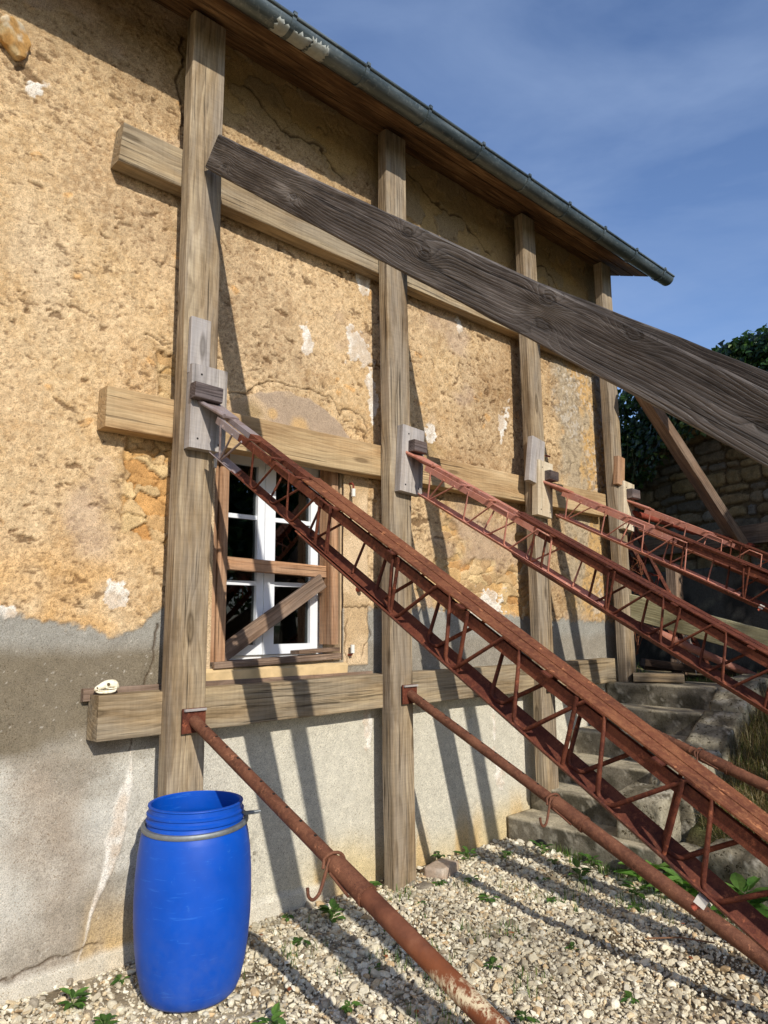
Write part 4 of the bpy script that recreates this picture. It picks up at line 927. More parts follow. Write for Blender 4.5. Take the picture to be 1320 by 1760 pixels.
# ------------------------------------------------------------------ skull on the lowest ledger
def skull():
    C = Vector((1.410, 3.425, 1.286)); r = empty('animal_skull', C); tag(r, 'small bleached animal skull lying on the left end of the lowest ledger', 'skull')
    t = NT('bone'); P = t.tc.outputs['Object']; n = t.noise(P, 60, 5, .6); col = t.ramp(n, [(.3, srgb(206, 190, 150)), (.55, srgb(236, 228, 204)), (.8, srgb(244, 240, 226))]); Mb = t.done(col, .6, t.bump(n, .5, .0015), spec=.3)
    import bmesh
    def ell(name, mat, pts, z0=0, parent=r, hollow=None):
        V = []; F = []; n = 20; m = len(pts)
        for (x, y, z, ry, rz) in pts:
            for k in range(n):
                w = 2*math.pi*k/n; V.append(C+Vector((x, y+ry*math.cos(w), z+rz*math.sin(w))))
        for i in range(m-1):
            for k in range(n): q = (k+1) % n; F.append((i*n+k, i*n+q, (i+1)*n+q, (i+1)*n+k))
        F += [tuple(range(n)), tuple((m-1)*n+k for k in range(n))]
        b = MB(); b.add(V, F); o = b.obj(name, mat, parent, smooth=True); return fixnormals(o)
    cr = ell('cranium', Mb, [(-.062, 0, .022, .005, .004), (-.058, 0, .024, .010, .009), (-.045, 0, .029, .012, .013), (-.028, 0, .036, .015, .017), (-.012, 0, .041, .019, .019), (.004, 0, .043, .019, .020), (.020, 0, .043, .024, .021), (.034, 0, .040, .026, .021), (.045, 0, .034, .022, .018), (.051, 0, .028, .012, .010)])
    for sy in (-1, 1):
        ell('jaw', Mb, [(-.054, sy*.004, .012, .003, .003), (-.04, sy*.008, .008, .003, .005), (-.015, sy*.014, .007, .003, .006), (.010, sy*.019, .010, .003, .007), (.028, sy*.022, .017, .003, .010), (.036, sy*.023, .024, .002, .006)])
        b = MB(); b.tube([C+Vector((-.014, sy*.017, .028)), C+Vector((0, sy*.026, .024)), C+Vector((.018, sy*.029, .024)), C+Vector((.034, sy*.024, .026))], .003, 8); autosmooth(b.obj('cheek_arch', Mb, cr))
        b = MB(); b.tube([C+Vector((-.004, sy*.0165, .043)), C+Vector((-.004, sy*.0205, .043))], .0075, 12); b.obj('eye_socket', plain('socket_dark', srgb(96, 82, 56), .9), cr); b = MB(); b.tube([C+Vector((-.052, sy*.008, .029)), C+Vector((-.052, sy*.0125, .029))], .004, 10); b.obj('nostril', plain('socket_dark', srgb(96, 82, 56), .9), cr)
        b = MB()
        pts = [C+Vector((-.048+k*.004, sy*(.0105+.0005*k), .018 if k % 2 else .0145)) for k in range(14)]; b.tube(pts, .0024, 6); b.obj('tooth_row', Mb, cr)
skull()

# ------------------------------------------------------------------ concrete stairs, kerb, terrace
def rough_block(name, lo, hi, mat, parent=None, amp=.012, seg=.05, seed=1, slope=None, loc=None, rnd=.018, col=None, shear=None, top=None):
    """box with worn corners and an uneven surface"""
    import bmesh
    lo = np.array(lo, float); hi = np.array(hi, float); n = np.maximum(2, np.round((hi-lo)/seg)).astype(int); bm = bmesh.new()
    V = []; F = []; idx = {}
    def vid(i, j, k):
        key = (i, j, k)
        if key not in idx: idx[key] = len(V); V.append(lo+(hi-lo)*np.array([i/n[0], j/n[1], k/n[2]]))
        return idx[key]
    for i in range(n[0]):
        for j in range(n[1]):
            F.append((vid(i, j, 0), vid(i, j+1, 0), vid(i+1, j+1, 0), vid(i+1, j, 0))); F.append((vid(i, j, n[2]), vid(i+1, j, n[2]), vid(i+1, j+1, n[2]), vid(i, j+1, n[2])))
    for i in range(n[0]):
        for k in range(n[2]):
            F.append((vid(i, 0, k), vid(i+1, 0, k), vid(i+1, 0, k+1), vid(i, 0, k+1))); F.append((vid(i, n[1], k), vid(i, n[1], k+1), vid(i+1, n[1], k+1), vid(i+1, n[1], k)))
    for j in range(n[1]):
        for k in range(n[2]):
            F.append((vid(0, j, k), vid(0, j, k+1), vid(0, j+1, k+1), vid(0, j+1, k))); F.append((vid(n[0], j, k), vid(n[0], j+1, k), vid(n[0], j+1, k+1), vid(n[0], j, k+1)))
    V = np.array(V); bm.free()
    c = (lo+hi)/2; hs = (hi-lo)/2; q = np.abs(V-c)-(hs-rnd); qq = np.maximum(q, 0); ln = np.linalg.norm(qq, axis=1); sgn = np.sign(V-c)
    f = np.where(ln > rnd, rnd/np.maximum(ln, 1e-9), 1); V = np.where(q > 0, c+sgn*((hs-rnd)+qq*f[:, None]), V)
    a = np.stack([fbm(V[:, 1]*7+V[:, 2]*5+seed, V[:, 2]*7-V[:, 0]*3, seed+k*3, 4)-.5 for k in range(3)], -1); b = np.stack([fbm(V[:, 1]*29+V[:, 0]*21+seed, V[:, 2]*27+V[:, 0]*9, seed+k*5+50, 3)-.5 for k in range(3)], -1)
    cz_ = np.stack([fbm(V[:, 1]*70+V[:, 0]*61+seed, V[:, 2]*66+V[:, 0]*40, seed+k*7+90, 2)-.5 for k in range(3)], -1)
    V = V+a*amp*2+b*amp*.9+cz_*amp*.45
    if slope: V[:, 2] += (V[:, 0]-lo[0])*slope
    if shear: V[:, 1] += (V[:, 0]-lo[0])*shear
    cols = None
    if col is not None:
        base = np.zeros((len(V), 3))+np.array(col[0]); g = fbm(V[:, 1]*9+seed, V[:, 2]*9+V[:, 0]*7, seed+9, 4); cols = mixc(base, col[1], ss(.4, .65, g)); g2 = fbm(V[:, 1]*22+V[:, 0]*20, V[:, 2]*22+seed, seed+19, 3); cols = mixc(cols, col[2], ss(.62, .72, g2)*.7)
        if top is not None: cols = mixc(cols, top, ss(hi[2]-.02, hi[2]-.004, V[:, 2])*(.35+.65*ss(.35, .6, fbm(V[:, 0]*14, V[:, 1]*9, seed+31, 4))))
    return wpart(name, V, F, mat, parent, loc, True, cols)
M_conc = attr_mat('old_concrete', (70, .3), .93, ((45, .010, .6), (220, .004, .6)), .12, (60, .33, (.4, .38, .33)))
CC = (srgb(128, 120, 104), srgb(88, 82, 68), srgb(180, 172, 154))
ST = [4.465+.293*i for i in range(6)]; SZ = [.198, .365, .545, .725, .90, 1.075]
def stairs():
    r = empty('concrete_stairs', (4.465, 3.0, 0)); tag(r, 'mossy concrete stairs climbing along the house wall to the terrace', 'stairs')
    ye = [2.34, 2.50, 2.52, 2.53, 2.53, 2.52]
    for i in range(6):
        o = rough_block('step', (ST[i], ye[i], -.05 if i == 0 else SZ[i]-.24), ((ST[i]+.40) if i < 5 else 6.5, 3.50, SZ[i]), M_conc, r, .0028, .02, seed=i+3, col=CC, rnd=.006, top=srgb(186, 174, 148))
    # round drain mouth in the bottom step: a dark pipe end
    b = MB(); c = Vector((4.452, 3.205, .03))
    b.tube([c, c+Vector((.02, 0, 0))], .062, 20); b.obj('drain_hole', plain('drain_dark', (.012, .011, .01), .95), r)
stairs()
def kerb():
    r = empty('stair_kerb', (5.2, 2.4, .3)); tag(r, 'worn pale stone kerb sloping down the open side of the stairs', 'kerb')
    col = (srgb(158, 149, 128), srgb(104, 96, 80), srgb(200, 192, 174)); mt = attr_mat('kerb_stone', (60, .35), .95, ((38, .014, .7), (200, .004, .6)), .1, (38, .36, (.3, .28, .24)))
    rough_block('kerb_stone', (4.53, 2.33, -.05), (4.80, 2.66, .47), mt, r, .013, .022, 5, .18, col=col, rnd=.022)
    rough_block('kerb_stone', (4.81, 2.27, .15), (5.33, 2.56, .56), mt, r, .010, .022, 6, .30, col=col, rnd=.04, shear=-.03)
    rough_block('kerb_stone', (5.34, 2.24, .3), (5.70, 2.53, .74), mt, r, .010, .022, 7, .55, col=col, rnd=.018)
    rough_block('kerb_stone', (5.71, 2.22, .5), (6.02, 2.50, .99), mt, r, .010, .022, 8, .50, col=col, rnd=.018)
    rough_block('kerb_stone', (6.03, 2.20, .7), (6.45, 2.49, 1.16), mt, r, .010, .022, 9, 0, col=col, rnd=.018)
    # stones that edge the bank
    spec = [((4.50, 2.10, -.05), (4.72, 2.32, .22), 12, 'low rounded edging stone next to the foot of the stairs'), ((4.50, 1.50, -.05), (4.84, 2.08, .275), 13, 'long pale edging stone block below the bank at the right'),
            ((4.52, .9, -.05), (4.85, 1.47, .26), 14, 'edging stone block farthest right at the foot of the bank'), ((4.55, .2, -.05), (4.85, .86, .24), 15, 'edging stone block outside the right picture edge')]
    for lo, hi, s, lab in spec:
        o = rough_block('edging_stone', lo, hi, mt, None, .02, .022, s, col=col, rnd=.05, loc=((lo[0]+hi[0])/2, (lo[1]+hi[1])/2, 0)); tag(o, lab, 'stone', 'edging stones at the foot of the bank')
kerb()
def bz(x, y):
    """height of the grassy bank and the terrace"""
    b = np.interp(x, [4.6, 4.75, 5.2, 5.7, 6.3, 7, 60], [.02, .24, .48, .82, 1.09, 1.10, 1.16])
    return b+.05*(fbm(x*2.1, y*2.1, 91, 4)-.5)
def bank():
    xs = np.concatenate((np.arange(4.6, 9.6, .06), np.array([12, 20, 40]))); ys = np.concatenate((np.array([-30, -10, -5]), np.arange(-3, 12, .06), np.array([20, 50])))
    X, Y = np.meshgrid(xs, ys); Z = bz(X, Y)
    stairz = np.interp(X, [4.4, 4.9, 6.0, 6.3], [-.2, .05, .85, 1.06])
    Z = np.where((Y > 2.32) & (X < 6.45), np.minimum(Z, stairz-.06), Z)
    inhouse = (Y > D+.02) & (X < 6.18)
    m, n = X.shape; V = np.stack((X, Y, Z), -1).reshape(-1, 3); i = np.arange(m*n).reshape(m, n); F = np.stack((i[:-1, :-1], i[:-1, 1:], i[1:, 1:], i[1:, :-1]), -1); F = F[~inhouse[:-1, :-1]].reshape(-1, 4)
    g = fbm(X*2.5, Y*2.5, 93, 4); c = np.zeros(X.shape+(3,))+srgb(120, 104, 78); c = mixc(c, srgb(160, 144, 112), ss(.5, .65, g)); c = mixc(c, srgb(92, 96, 56), ss(.48, .62, fbm(X*1.3, Y*1.3, 95, 3)+.1*(X > 6.3)))
    o = wpart('terrace', V, F, attr_mat('bank_earth', (60, .4), .95, ((50, .02, .8),)), cols=c.reshape(-1, 3), nv=4, smooth=True); tag(o, 'grassy bank rising to the upper terrace', kind='structure')
bank()

# ------------------------------------------------------------------ rubble wall at the back with a concrete plinth and ivy
WD = Vector((.37, .93, 0)).normalized(); WN = Vector((-.93, .37, 0)).normalized(); W0 = Vector((8.0, 4.0, 0))
def rubble():
    st = .016; us = np.arange(-5.2, 4.6, st); zs = np.arange(2.10, 3.88, st); U, Z = np.meshgrid(us, zs)
    # irregular courses
    rs = np.random.RandomState(8); h = np.zeros(U.shape); c = np.zeros(U.shape+(3,))+srgb(92, 80, 60); z = 2.10; wu = (fbm(U*3, Z*3, 61, 3)-.5)*.07; wz = (fbm(U*2.2+9, Z*2.2, 62, 3)-.5)*.09
    zz = Z+wz; uu = U+wu; best = np.full(U.shape, -1.0); colr = [srgb(*k) for k in ((148, 136, 112), (128, 120, 104), (152, 136, 102), (112, 108, 98), (140, 124, 94), (134, 130, 120))]
    while z < 4.9:
        ch = rs.uniform(.075, .19); u = -5.4-rs.uniform(0, .3)
        while u < 4.8:
            w = rs.uniform(.10, .42)*(.7+ch*3); hh = ch*rs.uniform(.82, 1.0)
            cu, cz = u+w/2, z+ch/2+rs.uniform(-.01, .01)
            m = (np.abs(uu-cu) < w/2+.02) & (np.abs(zz-cz) < ch/2+.02)
            if m.any():
                a = np.abs(uu[m]-cu)/(w/2-.010); b = np.abs(zz[m]-cz)/(hh/2-.006); e = 1-(a**3.5+b**3.5)**(1/3.5)
                v = ss(0, .10, e)*rs.uniform(.7, 1.1); cc = colr[rs.randint(6)]*rs.uniform(.75, 1.1)
                nb = v > best[m]; bm_ = best[m]; bm_[nb] = v[nb]; best[m] = bm_; cm = c[m]; cm[nb & (e > 0)] = cc; c[m] = cm
            u += w
        z += ch
    n3 = fbm(U*14, Z*14, 65, 4); n4 = fbm(U*40, Z*40, 66, 2); h = .040*np.clip(best, 0, 1.2)+.034*(n3-.5)+.014*(n4-.5); c = c*(.72+.55*n3)[..., None]
    P = np.array(W0)+U[..., None]*np.array(WD)+h[..., None]*np.array(WN); P[..., 2] = Z
    m, n = U.shape; i = np.arange(m*n).reshape(m, n); F = np.stack((i[:-1, :-1], i[:-1, 1:], i[1:, 1:], i[1:, :-1]), -1).reshape(-1, 4)[:, ::-1]
    r = empty('rubble_wall', (8.0, 4.0, 1.1)); tag(r, 'shaded rubble stone garden wall behind the shores, overgrown with ivy', 'wall')
    wpart('stone_face', P.reshape(-1, 3), F, attr_mat('rubble_stone', (60, .3), .95, ((50, .01, .7),)), r, cols=c.reshape(-1, 3), nv=4, smooth=True)
    b = MB(); a = W0-WN*.002; A = a-WD*5.2; B = a+WD*4.6; N = -WN*.45
    V = [A+Vector((0, 0, .9)), B+Vector((0, 0, .9)), B+N+Vector((0, 0, .9)), A+N+Vector((0, 0, .9))]; V += [v+Vector((0, 0, 2.95)) for v in V]
    b.add(V, [(0, 3, 2, 1), (4, 5, 6, 7), (1, 2, 6, 5), (2, 3, 7, 6), (3, 0, 4, 7), (0, 1, 5, 4)]); fixnormals(b.obj('wall_core', plain('wall_core', srgb(110, 98, 76), .95, .3, 9, bumpd=.02), r))
    # darker rendered plinth
    st = .05; us = np.arange(-5.2, 4.6, st); zs = np.append(np.arange(.9, 2.16, st), 2.16); U, Z = np.meshgrid(us, zs); hh = .085+.02*(fbm(U*2, Z*2, 68, 4)-.5)
    top = np.where(Z >= 2.159, 0.0, 1.0); P = np.array(W0)+U[..., None]*np.array(WD)+(hh*top)[..., None]*np.array(WN); P[..., 2] = Z-(1-top)*.03
    g = fbm(U*2.2, Z*3, 69, 4); c = np.zeros(U.shape+(3,))+srgb(96, 92, 84); c = mixc(c, srgb(58, 56, 52), ss(.4, .6, g)); c = mixc(c, srgb(128, 120, 104), ss(.62, .75, fbm(U*7, Z*7, 70, 3)))
    m, n = U.shape; i = np.arange(m*n).reshape(m, n); F = np.stack((i[:-1, :-1], i[:-1, 1:], i[1:, 1:], i[1:, :-1]), -1).reshape(-1, 4)[:, ::-1]
    wpart('plinth', P.reshape(-1, 3), F, attr_mat('dark_render', (60, .3), .9, ((60, .01, .6),)), r, cols=c.reshape(-1, 3), nv=4, smooth=True)
rubble()

def leafcards(pos, size, nrm, shape, rs, droop=.3):
    """pos (n,3), nrm (n,3) facing; leaf outline in the plane, folded along the midrib"""
    n = len(pos); k = len(shape); up = rs.normal(size=(n, 3)); t = up-nrm*(up*nrm).sum(1)[:, None]; t /= np.linalg.norm(t, axis=1)[:, None]; b = np.cross(nrm, t)
    S = np.array(shape); V = (S[None, :, 0, None]*t[:, None, :]+S[None, :, 1, None]*b[:, None, :]-np.abs(S[None, :, 1, None])*droop*nrm[:, None, :]-(S[None, :, 0, None]**2)*.25*nrm[:, None, :])*size[:, None, None]+pos[:, None, :]
    return V.reshape(-1, 3), n, k
IVY = [(0, 0), (-.05, .28), (.22, .50), (.42, .30), (1.0, 0), (.42, -.30), (.22, -.50), (-.05, -.28)]
OV = [(0, 0), (.15, .2), (.45, .30), (.8, .2), (1.05, 0), (.8, -.2), (.45, -.30), (.15, -.2)]
def leaf_faces(n, k):
    h = k//2; a = list(range(0, h+1)); b = [0]+list(range(h, k)); base = np.arange(n)[:, None]*k
    return np.concatenate((base+np.array(a)[None], base+np.array(b)[None])), h+1
def leaf_mat(name, bump=True, trans=.25):
    t = NT(name); a = t.new('ShaderNodeAttribute'); a.attribute_name = 'Col'; col = t.mix(1.0, a.outputs['Color'], t.ramp(t.noise(t.tc.outputs['Object'], 60, 3, .6), [(.3, .8), (.7, 1.15)]), 'MULTIPLY')
    t.done(col, .42, None, spec=.45)
    tl = t.new('ShaderNodeBsdfTranslucent'); t.l.new(t.mix(1.0, col, (1.3, 1.6, .5), 'MULTIPLY'), tl.inputs[0]); mx = t.new('ShaderNodeMixShader'); mx.inputs[0].default_value = trans
    t.l.new(t.b.outputs[0], mx.inputs[1]); t.l.new(tl.outputs[0], mx.inputs[2]); t.l.new(mx.outputs[0], t.n['Material Output'].inputs[0]); return t.m
M_leaf = leaf_mat('ivy_leaf'); M_weed = leaf_mat('weed_leaf', trans=.35)
def ivy():
    rs = np.random.RandomState(77); r = empty('ivy', (8.1, 4.2, 3.6)); tag(r, 'dense dark ivy with round seed heads growing over the top of the rubble wall', 'ivy')
    n = 30000; u = rs.uniform(-5.0, 4.2, n); v = rs.normal(0, 1, n); w = rs.normal(0, 1, n)
    hgt = 4.28+.42*(fbm(u*.9+3, u*0, 81, 3)-.35)-.52-.30*ss(-.9, -.3, u)+.1*ss(-1.9,-1.2,u)
    lobes = fbm(u*2.5, v*1.5, 83, 3)
    ang = rs.uniform(-.15*np.pi, 1.15*np.pi, n); rr = rs.uniform(.62, 1.0, n)**.5*(.78+.42*lobes)
    dy = np.cos(ang)*.55*rr; dz = np.sin(ang)*(.62)*rr
    zc = hgt-.20
    # hanging curtain on the face
    cur = rs.rand(n) < .40; hang = 3.86-.45*fbm(u*1.6, u*0+2, 84, 3)-.25*ss(-.6, .5, u)
    z = np.where(cur, hang+(4.3-hang)*rs.rand(n)**.8, zc+dz); off = np.where(cur, .12+.16*rs.rand(n)+.15*lobes, .12-.2+dy)
    P = np.array(W0)+u[:, None]*np.array(WD)+off[:, None]*np.array(WN); P[:, 2] = z
    nrm = np.where(cur[:, None], np.array(WN)*1.0+np.array([0, 0, .45]), np.array(WN)*np.cos(ang)[:, None]*1.0+np.array([0, 0, 1])*(np.sin(ang)[:, None]+.25))+rs.normal(0, .42, (n, 3)); nrm /= np.linalg.norm(nrm, axis=1)[:, None]
    size = rs.uniform(.045, .085, n); V, n_, k = leafcards(P, size, nrm, IVY, rs, .3); F, nv = leaf_faces(n, k)
    pal = np.array([srgb(38, 66, 30), srgb(54, 84, 36), srgb(72, 100, 44), srgb(30, 52, 28), srgb(96, 116, 58)]); c = pal[rs.choice(5, n, p=[.3, .3, .16, .16, .08])]*rs.uniform(.8, 1.2, n)[:, None]
    wpart('leaves', V, F, M_leaf, r, cols=np.repeat(c, k, 0), nv=nv)
    # seed heads and their stalks
    b = MB(); s = MB(); rr_ = random.Random(9)
    for q in range(240):
        uu = rr_.uniform(-4.6, 1.6); base = W0+WD*uu+WN*rr_.uniform(-.35, .5); zt = 4.28+.42*(float(fbm(np.array([uu*.9+3]), np.array([0.0]), 81, 3)[0])-.35)-.52-.30*float(ss(-.9, -.3, np.array([uu]))[0])+.1*float(ss(-1.9, -1.2, np.array([uu]))[0])+rr_.uniform(-.20, .16)
        p0 = Vector((base.x, base.y, zt-.25)); p1 = Vector((base.x+rr_.uniform(-.05, .05), base.y+rr_.uniform(-.05, .05), zt+.02)); s.tube([p0, p1], .003, 5)
        for m in range(9):
            dd = Vector((rr_.gauss(0, 1), rr_.gauss(0, 1), rr_.gauss(0, 1)+.3)).normalized(); e = p1+dd*rr_.uniform(.014, .026); b.tube([e-dd*.007, e, e+dd*.007], [.003, .008, .003], 5)
    b.obj('seed_heads', plain('ivy_berry', srgb(86, 96, 52), .7), r, smooth=True)['kind'] = 'stuff'; s.obj('stalks', plain('ivy_stalk', srgb(92, 92, 58), .8), r)['kind'] = 'stuff'
ivy()

def yard_tree(x, y, h, w, seed, label):
    rs = np.random.RandomState(seed); r = empty('leafy_tree', (x, y, 0)); tag(r, label, 'tree', 'trees across the yard')
    b = MB(); b.tube([(x, y, -.1), (x+.1, y, h*.3), (x-.1, y+.15, h*.6), (x, y, h*.85)], [.22, .17, .11, .04], 10)
    for k in range(7):
        a = k*.9; z0 = h*(.3+.07*k); b.tube([(x, y, z0), (x+w*.4*math.cos(a), y+w*.4*math.sin(a), z0+h*.12), (x+w*.7*math.cos(a), y+w*.7*math.sin(a), z0+h*.2)], [.08, .05, .02], 7)
    b.obj('trunk', plain('bark', srgb(92, 78, 62), .9, .3, 12, bumpd=.01), r)
    n = 9000; c = rs.normal(size=(26, 3)); c /= np.linalg.norm(c, axis=1)[:, None]; c = c*rs.uniform(.35, .95, 26)[:, None]*np.array([w, w, h*.38])+np.array([x, y, h*.62])
    k = rs.randint(0, 26, n); d = rs.normal(size=(n, 3)); d /= np.linalg.norm(d, axis=1)[:, None]; P = c[k]+d*(rs.uniform(.5, 1, n)**.5)[:, None]*w*.34
    nr = d+rs.normal(0, .5, (n, 3)); nr /= np.linalg.norm(nr, axis=1)[:, None]; V, n_, kk = leafcards(P, rs.uniform(.10, .2, n), nr, OV, rs, .2); F, nv = leaf_faces(n, kk)
    cc = np.array([srgb(58, 84, 36), srgb(76, 104, 44), srgb(44, 68, 32)])[rs.randint(0, 3, n)]
    wpart('crown', V, F, M_leaf, r, cols=np.repeat(cc, kk, 0), nv=nv)
yard_tree(6.4, -4.6, 6.2, 2.2, 31, 'leafy tree across the yard, seen mirrored in the left window panes')
yard_tree(9.6, -6.2, 7.2, 2.6, 32, 'tall leafy tree across the yard, seen mirrored in the right window panes')
yard_tree(4.2, -7.6, 7.6, 2.5, 33, 'farthest leafy tree across the yard, faintly mirrored in the window')

# ------------------------------------------------------------------ odds and ends on the terrace
def terrace_bits():
    o = beam('raking_board', (6.10, 3.345, 1.75), (6.10, 1.2, 1.14), .045, .215, M_board, side=(1, 0, 0), amp=.002); tag(o, 'broad pale board sloping from the corner post across the terrace', 'board')
    o = beam('old_plank', (6.25, 3.30, 1.24), (6.75, 2.72, 1.14), .17, .06, M_oldboard, side=(1, .6, 0)); tag(o, 'dark rotten plank lying on the terrace behind the top step', 'plank', 'old planks on the terrace')
    o = beam('old_plank', (6.45, 3.42, 1.20), (7.0, 2.9, 1.15), .15, .05, M_oldboard, side=(1, .6, .2)); tag(o, 'second rotten plank, farther back on the terrace, half under the first', 'plank', 'old planks on the terrace')
    o = beam('sole_board', (6.02, 3.28, 1.12), (6.22, 2.92, 1.12), .16, .07, M_post, side=(1, .5, 0)); tag(o, 'short pale board at the foot of the corner post', 'board')
    # a spare lattice shore leaning behind the corner post
    r = empty('leaning_lattice', (6.85, 3.15, 1.1)); tag(r, 'dark red steel lattice leaning behind the corner post', 'steel lattice')
    A = Vector((6.28, 3.62, 2.72)); B = Vector((6.88, 3.12, 1.12)); d = (B-A).normalized(); X = Vector((.5, .85, .1)); X = (X-d*X.dot(d)).normalized(); Y = d.cross(X)
    for a, c in ((-.07, 0), (.07, 0), (0, .15)):
        b = MB(); b.sweep([(0, 0), (.034, 0), (.034, .006), (.006, .006), (.006, .034), (0, .034)], A+X*a+Y*c, B+X*a+Y*c, X, Y); fixnormals(b.obj('chord', M_rust, r))
    for a0 in (-.07, .07):
        pts = [A+d*(.12*k)+X*(a0 if k % 2 == 0 else 0)+Y*(0 if k % 2 == 0 else .15) for k in range(14)]; b = MB(); b.tube(tubepath(pts, .015, 3), .006, 7); b.obj('lacing_bar', M_tubered, r)
    # tangle of tie wire
    rs = random.Random(3); b = MB()
    for k in range(16):
        c = Vector((6.34+rs.uniform(-.04, .12), 3.38+rs.uniform(-.05, .05), 2.35-.06*k)); pts = [c+Vector((rs.uniform(-.1, .1), rs.uniform(-.06, .06), rs.uniform(-.25, .1))) for q in range(4)]; b.tube(tubepath(pts, .04, 4), .003, 5)
    o = b.obj('tie_wire', M_rustlt, None, (6.4, 3.38, 1.9)); tag(o, 'loose bundle of rusty wire hanging behind the corner post', 'wire', 'loose wire bundles')
    b = MB()
    for k in range(22):
        c = Vector((6.52, 3.0, 1.40)); pts = [c+Vector((rs.uniform(-.03, .03), rs.uniform(-.03, .03), rs.uniform(-.02, .10))), c+Vector((rs.uniform(-.14, .14), rs.uniform(-.14, .14), -.27+rs.uniform(0, .08)))]; b.tube(pts, .003, 5)
    o = b.obj('tie_wire', M_pad, None, (6.52, 3.0, 1.2)); tag(o, 'pale splayed bundle of thin wires low on the terrace', 'wire', 'loose wire bundles')
    for k, (x, y) in enumerate(((6.62, 3.75), (6.95, 3.30))):
        o = beam('stub_post', (x, y, 1.05), (x+.03, y, 1.62 if k == 0 else 2.15), .15, .10, M_brown); tag(o, ('short grey stub post behind the leaning lattice', 'taller grey stub post on the terrace, left of the dark plinth')[k], 'post', 'stub posts on the terrace')
    # brick and foot stone
    o = rough_block('loose_brick', (3.44, 3.24, .005), (3.66, 3.38, .105), attr_mat('brick', (60, .2), .9, ((60, .006, .6),)), None, .004, .02, 4, loc=(3.55, 3.31, 0), col=(srgb(186, 164, 142), srgb(160, 138, 118), srgb(196, 182, 164)), rnd=.012)
    o.rotation_euler = (0, 0, rad(14)); tag(o, 'loose pinkish grey brick lying on gravel right of the second post', 'brick')
    o = rough_block('foot_stone', (3.25, 3.19, -.01), (3.36, 3.27, .06), M_conc, None, .008, .02, 6, loc=(3.3, 3.23, 0), col=(srgb(160, 148, 130), srgb(130, 120, 104), srgb(180, 170, 150)), rnd=.015); tag(o, 'small grey stone wedged at the foot of the second post', 'stone')
    # stone sticking out of the render, top left
    V, F = rockset(1, 4, seed=41)[0]; V = V/np.abs(V).max(0)*np.array([.098, .085, .098]); V = V+(np.stack([fbm(V[:, 0]*40+k*7, V[:, 2]*40+V[:, 1]*33, 50+k, 4) for k in range(3)], -1)-.5)*.016
    a_ = .5; V = np.stack((V[:, 0]*math.cos(a_)-V[:, 2]*math.sin(a_), V[:, 1], V[:, 0]*math.sin(a_)+V[:, 2]*math.cos(a_)), -1)+np.array([.792, 3.475, 4.392])
    g = fbm(V[:, 0]*14, V[:, 2]*14, 66, 4); cc = mixc(np.zeros((len(V), 3))+srgb(206, 178, 130), srgb(190, 146, 88), ss(.45, .6, g)); cc = mixc(cc, srgb(216, 204, 178), ss(.55, .7, fbm(V[:, 0]*30, V[:, 2]*30, 67, 3))*.7)
    autosmooth(wpart('protruding_stone', V, F, attr_mat('ochre_stone', (60, .25), .9, ((60, .006, .7),)), house, cols=cc, nv=3), 35)
terrace_bits()

# ------------------------------------------------------------------ weeds, grass, leaves
def weed(x, y, z, size, n, label, seed, kind=OV, up=.5, col=((70, 112, 40), (96, 140, 54))):
    rs = np.random.RandomState(seed); k = n; a = rs.uniform(0, 2*np.pi, k); rad_ = rs.uniform(.05, .55, k)*size; P = np.stack((x+np.cos(a)*rad_*.5, y+np.sin(a)*rad_*.5, z+rs.uniform(.05, .5, k)*size*up), -1)
    out = np.stack((np.cos(a), np.sin(a), rs.uniform(.1, .9, k)*up), -1); out /= np.linalg.norm(out, axis=1)[:, None]
    side = np.cross(out, [0, 0, 1.0]); side /= np.linalg.norm(side, axis=1)[:, None]; nr = np.cross(side, out)
    S = np.array(kind); sz = rs.uniform(.5, 1.0, k)*size*.62
    V = (S[None, :, 0, None]*out[:, None]+S[None, :, 1, None]*side[:, None]+(np.abs(S[None, :, 1, None])*.25-S[None, :, 0, None]**2*.28)*nr[:, None])*sz[:, None, None]+P[:, None]
    kk = len(kind); F, nv = leaf_faces(k, kk); c = np.array([srgb(*col[0]), srgb(*col[1])])[rs.randint(0, 2, k)]*rs.uniform(.75, 1.2, k)[:, None]
    r = empty('weed', (x, y, z)); tag(r, label, 'weed', 'small green weeds in the gravel')
    wpart('leaves', V.reshape(-1, 3), F, M_weed, r, cols=np.repeat(c, kk, 0), nv=nv)
    b = MB()
    for i in range(0, k, 2): p = Vector(P[i]); b.tube([(x, y, z-.01), ((x+p.x)/2, (y+p.y)/2, p.z*.7+z*.3), p], .0018, 5)
    b.obj('stems', plain('stem_green', srgb(92, 110, 56), .7), r)
